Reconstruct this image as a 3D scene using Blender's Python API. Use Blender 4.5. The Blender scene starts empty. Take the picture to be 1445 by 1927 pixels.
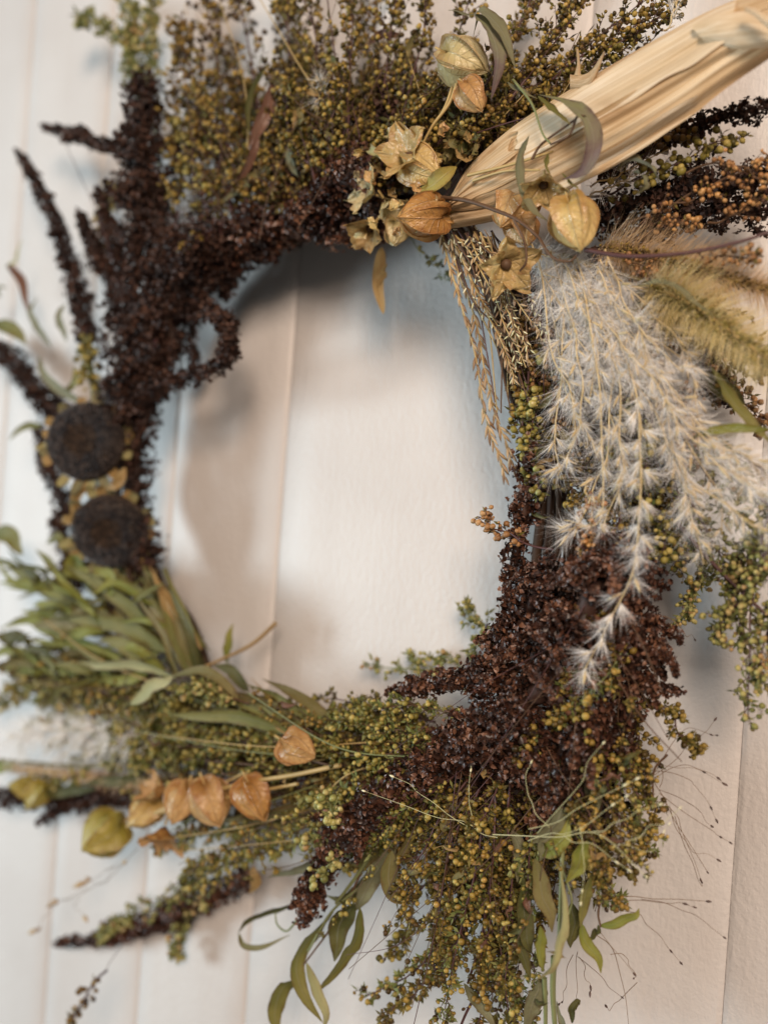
import bpy, math, random
import numpy as np

rng = np.random.default_rng(11)
random.seed(11)
scene = bpy.context.scene
COL = scene.collection

# ------------------------------------------------------------------ camera
W_PX, H_PX = 1445.0, 1927.0          # pixel frame used to take measurements
F_PX = 1700.0                        # focal length in those pixels
YAW = math.atan(F_PX / 2757.0)       # the wall recedes to the left
ROLL = 0.071
DIST = 0.60                          # metres to the wall along the optical axis
cF = np.array([-math.sin(YAW), math.cos(YAW), 0.0])
_R = np.array([math.cos(YAW), math.sin(YAW), 0.0])
_U = np.array([0.0, 0.0, 1.0])
cR = _R * math.cos(ROLL) + _U * math.sin(ROLL)
cU = _U * math.cos(ROLL) - _R * math.sin(ROLL)
cC = -cF * DIST

cam_d = bpy.data.cameras.new('camera')
cam = bpy.data.objects.new('camera', cam_d)
COL.objects.link(cam)
from mathutils import Matrix, Vector
cam.matrix_world = Matrix(((cR[0], cU[0], -cF[0], cC[0]),
                           (cR[1], cU[1], -cF[1], cC[1]),
                           (cR[2], cU[2], -cF[2], cC[2]),
                           (0, 0, 0, 1)))
cam_d.sensor_fit = 'AUTO'
cam_d.sensor_width = 36.0
cam_d.lens = F_PX / H_PX * 36.0
cam_d.clip_start = 0.02
cam_d.clip_end = 50
cam_d.dof.use_dof = True
cam_d.dof.focus_distance = 0.468
cam_d.dof.aperture_fstop = 3.0
scene.camera = cam

# ------------------------------------------------------------------ light
# A close-up on a panelled wall lit by two windows: a cool one at the left and a warmer one above at the right.
world = bpy.data.worlds.new('World')
scene.world = world
world.use_nodes = True
wn = world.node_tree.nodes
wn['Background'].inputs['Color'].default_value = (1.0, 0.95, 0.90, 1)
wn['Background'].inputs['Strength'].default_value = 0.16


def window_light(name, loc, aim, power, size, color):
    d = bpy.data.lights.new(name, 'AREA')
    d.shape = 'RECTANGLE'
    d.size, d.size_y = size
    d.energy = power
    d.color = color
    o = bpy.data.objects.new(name, d)
    COL.objects.link(o)
    o.location = loc
    o.rotation_euler = (Vector(loc) - Vector(aim)).to_track_quat('Z', 'Y').to_euler()
    return o


window_light('left_window_light', (-2.35, -1.75, -0.22), (0.05, 0.0, 0.0), 80, (0.70, 0.9), (0.79, 0.96, 1.04))
window_light('right_window_light', (1.0, -1.6, 0.70), (0.1, 0.0, -0.1), 48, (0.6, 0.65), (1.0, 0.79, 0.63))

scene.view_settings.view_transform = 'Standard'
scene.view_settings.look = 'None'
scene.view_settings.gamma = 1.0
scene.view_settings.exposure = 0.04
scene.cycles.use_denoising = True
scene.cycles.max_bounces = 8
scene.cycles.transparent_max_bounces = 8


# ------------------------------------------------------------------ measuring helpers
def P(px, py, d):
    """Point seen at picture position (px, py) lying d millimetres in front of the wall."""
    x = (px - W_PX / 2) / F_PX
    y = -(py - H_PX / 2) / F_PX
    v = cF + x * cR + y * cU
    t = (-d / 1000.0 - cC[1]) / v[1]
    return cC + t * v


def mpp(p):
    """Metres per picture pixel at point p."""
    return float(np.dot(p - cC, cF)) / F_PX


def norm(v):
    v = np.asarray(v, float)
    n = np.linalg.norm(v, axis=-1, keepdims=True)
    return v / np.maximum(n, 1e-12)


def smooth(pts, n):
    pts = np.asarray(pts, float)
    k = len(pts)
    if k == 2:
        t = np.linspace(0, 1, n)[:, None]
        return pts[0] * (1 - t) + pts[1] * t
    ext = np.vstack([2 * pts[0] - pts[1], pts, 2 * pts[-1] - pts[-2]])
    u = np.linspace(0, k - 1, n)
    i = np.minimum(u.astype(int), k - 2)
    f = (u - i)[:, None]
    a, b, c, d = ext[i], ext[i + 1], ext[i + 2], ext[i + 3]
    return 0.5 * (2 * b + (c - a) * f + (2 * a - 5 * b + 4 * c - d) * f ** 2 + (3 * b - a - 3 * c + d) * f ** 3)


def path(pts, n=24, wob=0.0):
    """pts: (px, py, d) list; a missing d repeats the last one."""
    out, d = [], 60
    for p in pts:
        if len(p) > 2:
            d = p[2]
        out.append(P(p[0], p[1], d))
    q = smooth(out, n)
    if wob:
        q = q + smooth(rng.normal(0, wob, (max(3, n // 4), 3)), n)
    return q


def frames(Q):
    T = norm(np.gradient(Q, axis=0))
    N = np.zeros_like(T)
    ref = np.array([0.13, -1.0, 0.21])
    n0 = ref - T[0] * np.dot(ref, T[0])
    N[0] = norm(n0)
    for i in range(1, len(Q)):
        v = N[i - 1] - T[i] * np.dot(N[i - 1], T[i])
        N[i] = norm(v)
    return T, N, np.cross(T, N)


# ------------------------------------------------------------------ mesh builder
class Build:
    def __init__(self):
        self.v, self.f, self.uv, self.nv = [], [], [], 0

    def add(self, verts, faces, uv=None):
        verts = np.asarray(verts, float).reshape(-1, 3)
        faces = np.asarray(faces, int)
        self.v.append(verts)
        self.f.append(faces + self.nv)
        self.uv.append(np.zeros((len(verts), 2)) if uv is None else np.asarray(uv, float).reshape(-1, 2))
        self.nv += len(verts)

    def many(self, tv, tf, M, L):
        """Copies of a template: M (k,3,3) matrices (columns are axes, scaled), L (k,3) places."""
        tv = np.asarray(tv, float)
        tf = np.asarray(tf, int)
        k = len(L)
        if k == 0:
            return
        V = np.einsum('kij,nj->kni', M, tv) + np.asarray(L)[:, None, :]
        Fs = tf[None] + (np.arange(k) * len(tv))[:, None, None]
        self.add(V.reshape(-1, 3), Fs.reshape(-1, tf.shape[1]))

    def tube(self, Q, r, sides=5):
        Q = np.asarray(Q, float)
        n = len(Q)
        r = np.broadcast_to(np.asarray(r, float), (n,))
        T, N, B = frames(Q)
        a = np.linspace(0, 2 * math.pi, sides, endpoint=False)
        V = Q[:, None, :] + r[:, None, None] * (np.cos(a)[None, :, None] * N[:, None, :] + np.sin(a)[None, :, None] * B[:, None, :])
        i = np.arange(n - 1)[:, None]
        j = np.arange(sides)[None, :]
        j2 = (j + 1) % sides
        Fq = np.stack([i * sides + j, i * sides + j2, (i + 1) * sides + j2, (i + 1) * sides + j], -1).reshape(-1, 4)
        uv = np.stack([np.broadcast_to(j / sides, (n, sides)), np.broadcast_to(np.linspace(0, 1, n)[:, None], (n, sides))], -1)
        self.add(V.reshape(-1, 3), Fq, uv.reshape(-1, 2))

    def grid(self, V, uv=None, close=False):
        """V (n, m, 3) sheet of quads."""
        n, m = V.shape[:2]
        i = np.arange(n - 1)[:, None]
        j = np.arange(m if close else m - 1)[None, :]
        j2 = (j + 1) % m
        Fq = np.stack([i * m + j, i * m + j2, (i + 1) * m + j2, (i + 1) * m + j], -1).reshape(-1, 4)
        if uv is None:
            uu, vv = np.meshgrid(np.linspace(0, 1, m), np.linspace(0, 1, n))
            uv = np.stack([uu, vv], -1)
        self.add(V.reshape(-1, 3), Fq, uv.reshape(-1, 2))

    def mesh(self, name, mat, origin, flat=False):
        me = bpy.data.meshes.new(name)
        if not self.v:
            return me
        V = np.vstack(self.v) - origin
        me.vertices.add(len(V))
        me.vertices.foreach_set('co', V.astype(np.float32).ravel())
        loops = np.concatenate([f.ravel() for f in self.f])
        tot = np.concatenate([np.full(len(f), f.shape[1]) for f in self.f])
        start = np.concatenate([[0], np.cumsum(tot)[:-1]])
        me.loops.add(len(loops))
        me.loops.foreach_set('vertex_index', loops.astype(np.int32))
        me.polygons.add(len(tot))
        me.polygons.foreach_set('loop_start', start.astype(np.int32))
        me.polygons.foreach_set('loop_total', tot.astype(np.int32))
        me.polygons.foreach_set('use_smooth', np.full(len(tot), not flat, dtype=bool))
        uvl = me.uv_layers.new(name='UVMap')
        UV = np.vstack(self.uv)[loops]
        uvl.data.foreach_set('uv', UV.astype(np.float32).ravel())
        me.update(calc_edges=True)
        me.validate()
        me.materials.append(mat)
        return me


ORIG = {}


def obj(name, build, mat, parent=None, origin=None, flat=False, label=None, kind=None):
    if origin is None:
        origin = build.v[0][0] if build.v else np.zeros(3)
    origin = np.asarray(origin, float)
    me = build.mesh(name, mat, origin, flat)
    o = bpy.data.objects.new(name, me)
    COL.objects.link(o)
    base = np.zeros(3)
    if parent is not None:
        o.parent = parent
        base = ORIG[parent.name]
    o.location = Vector(origin - base)
    ORIG[o.name] = origin
    if label:
        o['label'] = label
    if kind:
        o['kind'] = kind
    return o


def empty(name, origin, parent=None, label=None):
    o = bpy.data.objects.new(name, None)
    o.empty_display_size = 0.02
    COL.objects.link(o)
    base = np.zeros(3)
    if parent is not None:
        o.parent = parent
        base = ORIG[parent.name]
    o.location = Vector(np.asarray(origin) - base)
    ORIG[o.name] = np.asarray(origin, float)
    if label:
        o['label'] = label
    return o


# ------------------------------------------------------------------ materials
def new_mat(name):
    m = bpy.data.materials.new(name)
    m.use_nodes = True
    nt = m.node_tree
    return m, nt, nt.nodes['Principled BSDF'], nt.nodes['Material Output']


def ramp(nt, stops):
    r = nt.nodes.new('ShaderNodeValToRGB')
    e = r.color_ramp.elements
    while len(e) < len(stops):
        e.new(0.5)
    for k, (p, c) in enumerate(stops):
        e[k].position = p
        e[k].color = (*c, 1)
    return r


def island_mat(name, cols, rough=0.5, spec=0.4, transl=0.0, noise=0.0, nscale=400):
    """Colour that varies from piece to piece (seed, berry, bract, hair)."""
    m, nt, b, out = new_mat(name)
    g = nt.nodes.new('ShaderNodeNewGeometry')
    r = ramp(nt, [(k / max(1, len(cols) - 1), c) for k, c in enumerate(cols)])
    src = g.outputs['Random Per Island']
    if noise:
        t = nt.nodes.new('ShaderNodeTexNoise')
        t.inputs['Scale'].default_value = nscale
        t.inputs['Detail'].default_value = 3
        tc = nt.nodes.new('ShaderNodeNewGeometry')
        nt.links.new(tc.outputs['Position'], t.inputs['Vector'])
        mx = nt.nodes.new('ShaderNodeMath')
        mx.operation = 'MULTIPLY_ADD'
        sb = nt.nodes.new('ShaderNodeMath')
        sb.operation = 'SUBTRACT'
        nt.links.new(t.outputs['Fac'], sb.inputs[0])
        sb.inputs[1].default_value = 0.5
        nt.links.new(sb.outputs[0], mx.inputs[0])
        mx.inputs[1].default_value = noise
        nt.links.new(src, mx.inputs[2])
        src = mx.outputs[0]
    nt.links.new(src, r.inputs['Fac'])
    nt.links.new(r.outputs['Color'], b.inputs['Base Color'])
    b.inputs['Roughness'].default_value = rough
    b.inputs['Specular IOR Level'].default_value = spec
    if transl:
        tb = nt.nodes.new('ShaderNodeBsdfTranslucent')
        nt.links.new(r.outputs['Color'], tb.inputs['Color'])
        mix = nt.nodes.new('ShaderNodeMixShader')
        mix.inputs[0].default_value = transl
        nt.links.new(b.outputs[0], mix.inputs[1])
        nt.links.new(tb.outputs[0], mix.inputs[2])
        nt.links.new(mix.outputs[0], out.inputs['Surface'])
    return m


def leaf_mat(name, top, tip, back, rough=0.6, transl=0.22, vein=0.6, spec=0.35, veinscale=26.0, bump=0.0005, mottle=1.1):
    """Dry leaf: midrib, slanting side veins, mottling, another colour on its back."""
    m, nt, b, out = new_mat(name)
    L = nt.links.new
    uv = nt.nodes.new('ShaderNodeUVMap')
    sep = nt.nodes.new('ShaderNodeSeparateXYZ')
    L(uv.outputs[0], sep.inputs[0])
    geo = nt.nodes.new('ShaderNodeNewGeometry')
    noi = nt.nodes.new('ShaderNodeTexNoise')
    noi.inputs['Scale'].default_value = 95
    noi.inputs['Detail'].default_value = 6
    L(geo.outputs['Position'], noi.inputs['Vector'])
    # along the leaf: base colour to tip colour, broken up by noise
    ad = nt.nodes.new('ShaderNodeMath'); ad.operation = 'MULTIPLY_ADD'
    L(noi.outputs['Fac'], ad.inputs[0]); ad.inputs[1].default_value = mottle
    ad2 = nt.nodes.new('ShaderNodeMath'); ad2.operation = 'SUBTRACT'
    L(sep.outputs['Y'], ad2.inputs[0]); ad2.inputs[1].default_value = 0.55
    L(ad2.outputs[0], ad.inputs[2])
    r = ramp(nt, [(0.1, top), (0.9, tip)])
    L(ad.outputs[0], r.inputs['Fac'])
    mixb = nt.nodes.new('ShaderNodeMix'); mixb.data_type = 'RGBA'
    L(geo.outputs['Backfacing'], mixb.inputs['Factor'])
    L(r.outputs['Color'], mixb.inputs['A'])
    mixb.inputs['B'].default_value = (*back, 1)
    # veins
    ab = nt.nodes.new('ShaderNodeMath'); ab.operation = 'ABSOLUTE'
    c0 = nt.nodes.new('ShaderNodeMath'); c0.operation = 'SUBTRACT'
    L(sep.outputs['X'], c0.inputs[0]); c0.inputs[1].default_value = 0.5
    L(c0.outputs[0], ab.inputs[0])
    mid = nt.nodes.new('ShaderNodeMapRange')
    L(ab.outputs[0], mid.inputs['Value'])
    mid.inputs['From Min'].default_value = 0.0
    mid.inputs['From Max'].default_value = 0.06
    mid.inputs['To Min'].default_value = 1.0
    mid.inputs['To Max'].default_value = 0.0
    sl = nt.nodes.new('ShaderNodeMath'); sl.operation = 'MULTIPLY_ADD'
    L(ab.outputs[0], sl.inputs[0]); sl.inputs[1].default_value = -0.45
    L(sep.outputs['Y'], sl.inputs[2])
    sn = nt.nodes.new('ShaderNodeMath'); sn.operation = 'MULTIPLY'
    L(sl.outputs[0], sn.inputs[0]); sn.inputs[1].default_value = veinscale * 6.2832
    si = nt.nodes.new('ShaderNodeMath'); si.operation = 'SINE'
    L(sn.outputs[0], si.inputs[0])
    sv = nt.nodes.new('ShaderNodeMapRange')
    L(si.outputs[0], sv.inputs['Value'])
    sv.inputs['From Min'].default_value = 0.75
    sv.inputs['From Max'].default_value = 1.0
    sv.inputs['To Max'].default_value = 0.45
    mxv = nt.nodes.new('ShaderNodeMath'); mxv.operation = 'MAXIMUM'
    L(mid.outputs[0], mxv.inputs[0]); L(sv.outputs[0], mxv.inputs[1])
    vs = nt.nodes.new('ShaderNodeMath'); vs.operation = 'MULTIPLY'
    L(mxv.outputs[0], vs.inputs[0]); vs.inputs[1].default_value = vein * 0.5
    mv = nt.nodes.new('ShaderNodeMix'); mv.data_type = 'RGBA'
    L(vs.outputs[0], mv.inputs['Factor'])
    L(mixb.outputs['Result'], mv.inputs['A'])
    lt = tuple(min(1, 0.55 * c + 0.22) for c in top)
    mv.inputs['B'].default_value = (*lt, 1)
    ed = nt.nodes.new('ShaderNodeMath'); ed.operation = 'MULTIPLY_ADD'
    L(ab.outputs[0], ed.inputs[0]); ed.inputs[1].default_value = 1.6
    nz = nt.nodes.new('ShaderNodeTexNoise'); nz.inputs['Scale'].default_value = 210; nz.inputs['Detail'].default_value = 4
    L(geo.outputs['Position'], nz.inputs['Vector'])
    L(nz.outputs['Fac'], ed.inputs[2])
    er = nt.nodes.new('ShaderNodeMapRange')
    L(ed.outputs[0], er.inputs['Value'])
    er.inputs['From Min'].default_value = 1.0
    er.inputs['From Max'].default_value = 1.35
    er.inputs['To Max'].default_value = 0.75
    mb = nt.nodes.new('ShaderNodeMix'); mb.data_type = 'RGBA'
    L(er.outputs[0], mb.inputs['Factor'])
    L(mv.outputs['Result'], mb.inputs['A'])
    dk = tuple(0.5 * c * k for c, k in zip(tip, (1.15, 0.85, 0.8)))
    mb.inputs['B'].default_value = (*dk, 1)
    col = mb.outputs['Result']
    L(col, b.inputs['Base Color'])
    b.inputs['Roughness'].default_value = rough
    b.inputs['Specular IOR Level'].default_value = spec
    n2 = nt.nodes.new('ShaderNodeTexNoise')
    n2.inputs['Scale'].default_value = 700
    n2.inputs['Detail'].default_value = 3
    L(geo.outputs['Position'], n2.inputs['Vector'])
    hh = nt.nodes.new('ShaderNodeMath'); hh.operation = 'MULTIPLY_ADD'
    L(mxv.outputs[0], hh.inputs[0]); hh.inputs[1].default_value = 0.8
    L(n2.outputs['Fac'], hh.inputs[2])
    bp = nt.nodes.new('ShaderNodeBump')
    bp.inputs['Strength'].default_value = 0.8
    bp.inputs['Distance'].default_value = bump
    L(hh.outputs[0], bp.inputs['Height'])
    L(bp.outputs[0], b.inputs['Normal'])
    tb = nt.nodes.new('ShaderNodeBsdfTranslucent')
    L(col, tb.inputs['Color'])
    mix = nt.nodes.new('ShaderNodeMixShader')
    mix.inputs[0].default_value = transl
    L(b.outputs[0], mix.inputs[1]); L(tb.outputs[0], mix.inputs[2])
    L(mix.outputs[0], out.inputs['Surface'])
    return m


def husk_mat(name, a, c, d):
    m, nt, b, out = new_mat(name)
    L = nt.links.new
    uv = nt.nodes.new('ShaderNodeUVMap')
    mp = nt.nodes.new('ShaderNodeMapping')
    mp.inputs['Scale'].default_value = (34, 1.0, 1)
    L(uv.outputs[0], mp.inputs[0])
    n1 = nt.nodes.new('ShaderNodeTexNoise')
    n1.inputs['Scale'].default_value = 1.0
    n1.inputs['Detail'].default_value = 6
    n1.inputs['Roughness'].default_value = 0.65
    L(mp.outputs[0], n1.inputs['Vector'])
    mp2 = nt.nodes.new('ShaderNodeMapping')
    mp2.inputs['Scale'].default_value = (5, 3, 1)
    L(uv.outputs[0], mp2.inputs[0])
    n2 = nt.nodes.new('ShaderNodeTexNoise')
    n2.inputs['Scale'].default_value = 1.0
    n2.inputs['Detail'].default_value = 3
    L(mp2.outputs[0], n2.inputs['Vector'])
    av = nt.nodes.new('ShaderNodeMath'); av.operation = 'MULTIPLY_ADD'
    L(n1.outputs['Fac'], av.inputs[0]); av.inputs[1].default_value = 0.6
    hv = nt.nodes.new('ShaderNodeMath'); hv.operation = 'MULTIPLY'
    L(n2.outputs['Fac'], hv.inputs[0]); hv.inputs[1].default_value = 0.4
    L(hv.outputs[0], av.inputs[2])
    r = ramp(nt, [(0.36, a), (0.50, c), (0.63, d)])
    L(av.outputs[0], r.inputs['Fac'])
    L(r.outputs['Color'], b.inputs['Base Color'])
    b.inputs['Roughness'].default_value = 0.42
    b.inputs['Specular IOR Level'].default_value = 0.45
    bp = nt.nodes.new('ShaderNodeBump')
    bp.inputs['Strength'].default_value = 0.7
    bp.inputs['Distance'].default_value = 0.0008
    L(n1.outputs['Fac'], bp.inputs['Height'])
    L(bp.outputs[0], b.inputs['Normal'])
    tb = nt.nodes.new('ShaderNodeBsdfTranslucent')
    L(r.outputs['Color'], tb.inputs['Color'])
    mix = nt.nodes.new('ShaderNodeMixShader')
    mix.inputs[0].default_value = 0.35
    L(b.outputs[0], mix.inputs[1]); L(tb.outputs[0], mix.inputs[2])
    L(mix.outputs[0], out.inputs['Surface'])
    return m


def paint_mat():
    m, nt, b, out = new_mat('old_wall_paint')
    L = nt.links.new
    g = nt.nodes.new('ShaderNodeNewGeometry')
    n0 = nt.nodes.new('ShaderNodeTexNoise')
    n0.inputs['Scale'].default_value = 9
    n0.inputs['Detail'].default_value = 5
    L(g.outputs['Position'], n0.inputs['Vector'])
    mp = nt.nodes.new('ShaderNodeMapping')
    mp.inputs['Scale'].default_value = (300, 300, 110)
    L(g.outputs['Position'], mp.inputs[0])
    n1 = nt.nodes.new('ShaderNodeTexNoise')
    n1.inputs['Scale'].default_value = 1
    n1.inputs['Detail'].default_value = 4
    L(mp.outputs[0], n1.inputs['Vector'])
    n2 = nt.nodes.new('ShaderNodeTexNoise')
    n2.inputs['Scale'].default_value = 330
    n2.inputs['Detail'].default_value = 3
    L(g.outputs['Position'], n2.inputs['Vector'])
    r = ramp(nt, [(0.3, (0.475, 0.448, 0.430)), (0.7, (0.53, 0.512, 0.498))])
    L(n0.outputs['Fac'], r.inputs['Fac'])
    mps = nt.nodes.new('ShaderNodeMapping')
    mps.inputs['Scale'].default_value = (38, 38, 5)
    L(g.outputs['Position'], mps.inputs[0])
    ns = nt.nodes.new('ShaderNodeTexNoise')
    ns.inputs['Scale'].default_value = 1
    ns.inputs['Detail'].default_value = 5
    L(mps.outputs[0], ns.inputs['Vector'])
    rs = ramp(nt, [(0.35, (0.90, 0.86, 0.83)), (0.55, (1, 1, 1))])
    L(ns.outputs['Fac'], rs.inputs['Fac'])
    mu = nt.nodes.new('ShaderNodeMix'); mu.data_type = 'RGBA'; mu.blend_type = 'MULTIPLY'
    mu.inputs['Factor'].default_value = 0.25
    L(r.outputs['Color'], mu.inputs['A']); L(rs.outputs['Color'], mu.inputs['B'])
    L(mu.outputs['Result'], b.inputs['Base Color'])
    b.inputs['Roughness'].default_value = 0.5
    b.inputs['Specular IOR Level'].default_value = 0.35
    ad = nt.nodes.new('ShaderNodeMath'); ad.operation = 'ADD'
    L(n1.outputs['Fac'], ad.inputs[0]); L(n2.outputs['Fac'], ad.inputs[1])
    bp = nt.nodes.new('ShaderNodeBump')
    bp.inputs['Strength'].default_value = 0.6
    bp.inputs['Distance'].default_value = 0.0008
    L(ad.outputs[0], bp.inputs['Height'])
    L(bp.outputs[0], b.inputs['Normal'])
    return m


M_PAINT = paint_mat()
M_GOLD = island_mat('golden_berry', [(0.03, 0.018, 0.004), (0.085, 0.054, 0.011), (0.17, 0.11, 0.020), (0.33, 0.23, 0.055), (0.15, 0.115, 0.025)], 0.45, 0.28, noise=0.9, nscale=45)
M_OLIVE = island_mat('olive_berry', [(0.04, 0.034, 0.006), (0.10, 0.082, 0.015), (0.20, 0.165, 0.035), (0.38, 0.30, 0.09), (0.16, 0.14, 0.028)], 0.45, 0.28, noise=0.9, nscale=45)
M_GREEN = island_mat('green_berry', [(0.10, 0.105, 0.03), (0.20, 0.19, 0.055), (0.34, 0.30, 0.11), (0.30, 0.19, 0.08)], 0.45, 0.28, noise=0.9, nscale=45)
M_ORANGE = island_mat('orange_berry', [(0.14, 0.065, 0.025), (0.27, 0.14, 0.055), (0.40, 0.24, 0.11)], 0.45, 0.28, noise=0.9, nscale=45)
M_BROWN = island_mat('brown_berry', [(0.03, 0.016, 0.006), (0.09, 0.048, 0.012), (0.18, 0.11, 0.022), (0.28, 0.185, 0.045)], 0.45, 0.28, noise=0.9, nscale=45)
M_AMAR = island_mat('maroon_bract', [(0.016, 0.007, 0.005), (0.040, 0.016, 0.010), (0.085, 0.034, 0.020), (0.18, 0.085, 0.048)], 0.42, 0.45, transl=0.12, noise=1.6, nscale=55)
M_AMARD = island_mat('dark_bract', [(0.017, 0.009, 0.007), (0.036, 0.017, 0.012), (0.078, 0.038, 0.025)], 0.6, 0.25, transl=0.08, noise=1.0, nscale=50)
M_FLUFF = island_mat('olive_leaflet', [(0.055, 0.05, 0.012), (0.11, 0.095, 0.02), (0.17, 0.125, 0.03)], 0.6, 0.25, transl=0.2)
M_FLUFFG = island_mat('green_leaflet', [(0.07, 0.085, 0.02), (0.14, 0.16, 0.045), (0.22, 0.22, 0.08)], 0.6, 0.25, transl=0.2)
M_DFLUFF = island_mat('dark_leaflet', [(0.03, 0.024, 0.008), (0.06, 0.045, 0.014), (0.10, 0.07, 0.022)], 0.6, 0.25, transl=0.15)
M_STEM = island_mat('brown_stem', [(0.06, 0.032, 0.018), (0.10, 0.055, 0.028)], 0.6, 0.3, noise=0.8)
M_STEMP = island_mat('purple_stem', [(0.045, 0.02, 0.022), (0.085, 0.035, 0.032)], 0.5, 0.4, noise=0.8)
M_STRAW = island_mat('straw_stem', [(0.30, 0.20, 0.07), (0.42, 0.31, 0.13)], 0.5, 0.4, noise=0.8)
M_CREAM = island_mat('cream_stem', [(0.50, 0.37, 0.18), (0.62, 0.50, 0.28)], 0.45, 0.4, transl=0.2)
M_GSTEM = island_mat('green_stem', [(0.10, 0.12, 0.045), (0.18, 0.19, 0.08)], 0.5, 0.4, noise=0.8)
M_HAIR = island_mat('white_hair', [(0.80, 0.78, 0.75), (0.9, 0.89, 0.88), (0.95, 0.95, 0.95)], 0.3, 0.6, transl=0.35)
M_BRIST = island_mat('yellow_bristle', [(0.56, 0.43, 0.16), (0.70, 0.57, 0.28), (0.82, 0.70, 0.45)], 0.4, 0.4, transl=0.35)
M_BRISTT = island_mat('tan_bristle', [(0.50, 0.34, 0.18), (0.64, 0.46, 0.27), (0.76, 0.58, 0.39)], 0.4, 0.4, transl=0.35)
M_GRAIN = island_mat('tan_grain', [(0.20, 0.12, 0.065), (0.33, 0.22, 0.12), (0.48, 0.36, 0.21)], 0.45, 0.4, transl=0.1)
M_SEED = island_mat('sunflower_seed', [(0.010, 0.009, 0.011), (0.026, 0.023, 0.026), (0.085, 0.068, 0.06)], 0.5, 0.4)
M_FLORET = island_mat('brown_floret', [(0.018, 0.012, 0.010), (0.040, 0.025, 0.017), (0.085, 0.055, 0.035)], 0.6, 0.3)
M_WISP = island_mat('wisp_stem', [(0.13, 0.08, 0.05), (0.22, 0.15, 0.09)], 0.5, 0.4)
M_WISPL = island_mat('pale_wisp_stem', [(0.42, 0.42, 0.22), (0.55, 0.52, 0.30)], 0.45, 0.4)
M_DSEED = island_mat('dark_grass_seed', [(0.035, 0.02, 0.018), (0.08, 0.045, 0.035)], 0.4, 0.5)
M_PSEED = island_mat('pale_grass_seed', [(0.50, 0.48, 0.28), (0.68, 0.64, 0.44)], 0.4, 0.5)
M_TWIG = island_mat('dark_twig', [(0.022, 0.012, 0.008), (0.05, 0.028, 0.016)], 0.7, 0.2, noise=0.8)

M_LEAFG = leaf_mat('green_leaf', (0.125, 0.13, 0.028), (0.21, 0.19, 0.05), (0.21, 0.205, 0.10))
M_LEAFB = leaf_mat('bright_green_leaf', (0.16, 0.185, 0.028), (0.27, 0.26, 0.05), (0.24, 0.25, 0.10))
M_LEAFD = leaf_mat('dark_green_leaf', (0.06, 0.066, 0.015), (0.11, 0.10, 0.024), (0.14, 0.145, 0.07))
M_LEAFT = leaf_mat('grey_green_leaf', (0.17, 0.175, 0.10), (0.20, 0.19, 0.10), (0.24, 0.24, 0.165))
M_LEAFP = leaf_mat('pale_leaf', (0.34, 0.34, 0.16), (0.42, 0.40, 0.20), (0.30, 0.30, 0.18), veinscale=34)
M_LEAFV = leaf_mat('mauve_leaf', (0.21, 0.22, 0.10), (0.15, 0.10, 0.10), (0.17, 0.12, 0.13))
M_LEAFR = leaf_mat('russet_leaf', (0.15, 0.07, 0.045), (0.22, 0.12, 0.08), (0.26, 0.24, 0.18), rough=0.35)
M_LEAFO = leaf_mat('olive_leaf', (0.15, 0.14, 0.045), (0.22, 0.18, 0.07), (0.22, 0.20, 0.10))
M_LEAFY = leaf_mat('yellow_leaf', (0.36, 0.31, 0.08), (0.30, 0.23, 0.05), (0.36, 0.32, 0.14))
M_PODG = leaf_mat('gold_pod', (0.46, 0.30, 0.085), (0.74, 0.56, 0.24), (0.54, 0.39, 0.16), 0.25, 0.38, 0.6, 0.7, 7, 0.0008, 1.5)
M_PODP = leaf_mat('pale_pod', (0.48, 0.37, 0.15), (0.70, 0.60, 0.32), (0.58, 0.49, 0.27), 0.25, 0.38, 0.6, 0.7, 7, 0.0008, 1.5)
M_PODO = leaf_mat('orange_pod', (0.36, 0.165, 0.04), (0.60, 0.34, 0.115), (0.48, 0.28, 0.11), 0.25, 0.38, 0.6, 0.7, 7, 0.0008, 1.5)
M_PODB = leaf_mat('copper_pod', (0.42, 0.215, 0.065), (0.68, 0.44, 0.19), (0.54, 0.34, 0.15), 0.25, 0.38, 0.6, 0.7, 7, 0.0008, 1.5)
M_PODY = leaf_mat('yellow_pod', (0.36, 0.30, 0.05), (0.46, 0.38, 0.09), (0.50, 0.42, 0.2), 0.25, 0.38, 0.6, 0.7, 7, 0.0008, 1.5)
M_HUSK = husk_mat('corn_husk_fibre', (0.42, 0.27, 0.14), (0.58, 0.415, 0.235), (0.82, 0.68, 0.48))  # lightest tone raised to put the husk's highlights into the colour
M_HUSKL = husk_mat('pale_husk_fibre', (0.52, 0.38, 0.21), (0.70, 0.57, 0.39), (0.88, 0.80, 0.65))  # naturally paler layers, with top-lit highlights also painted into the colour
M_TAN = husk_mat('tan_straw_fibre', (0.28, 0.17, 0.06), (0.40, 0.26, 0.10), (0.52, 0.37, 0.17))

# ------------------------------------------------------------------ templates


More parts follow.
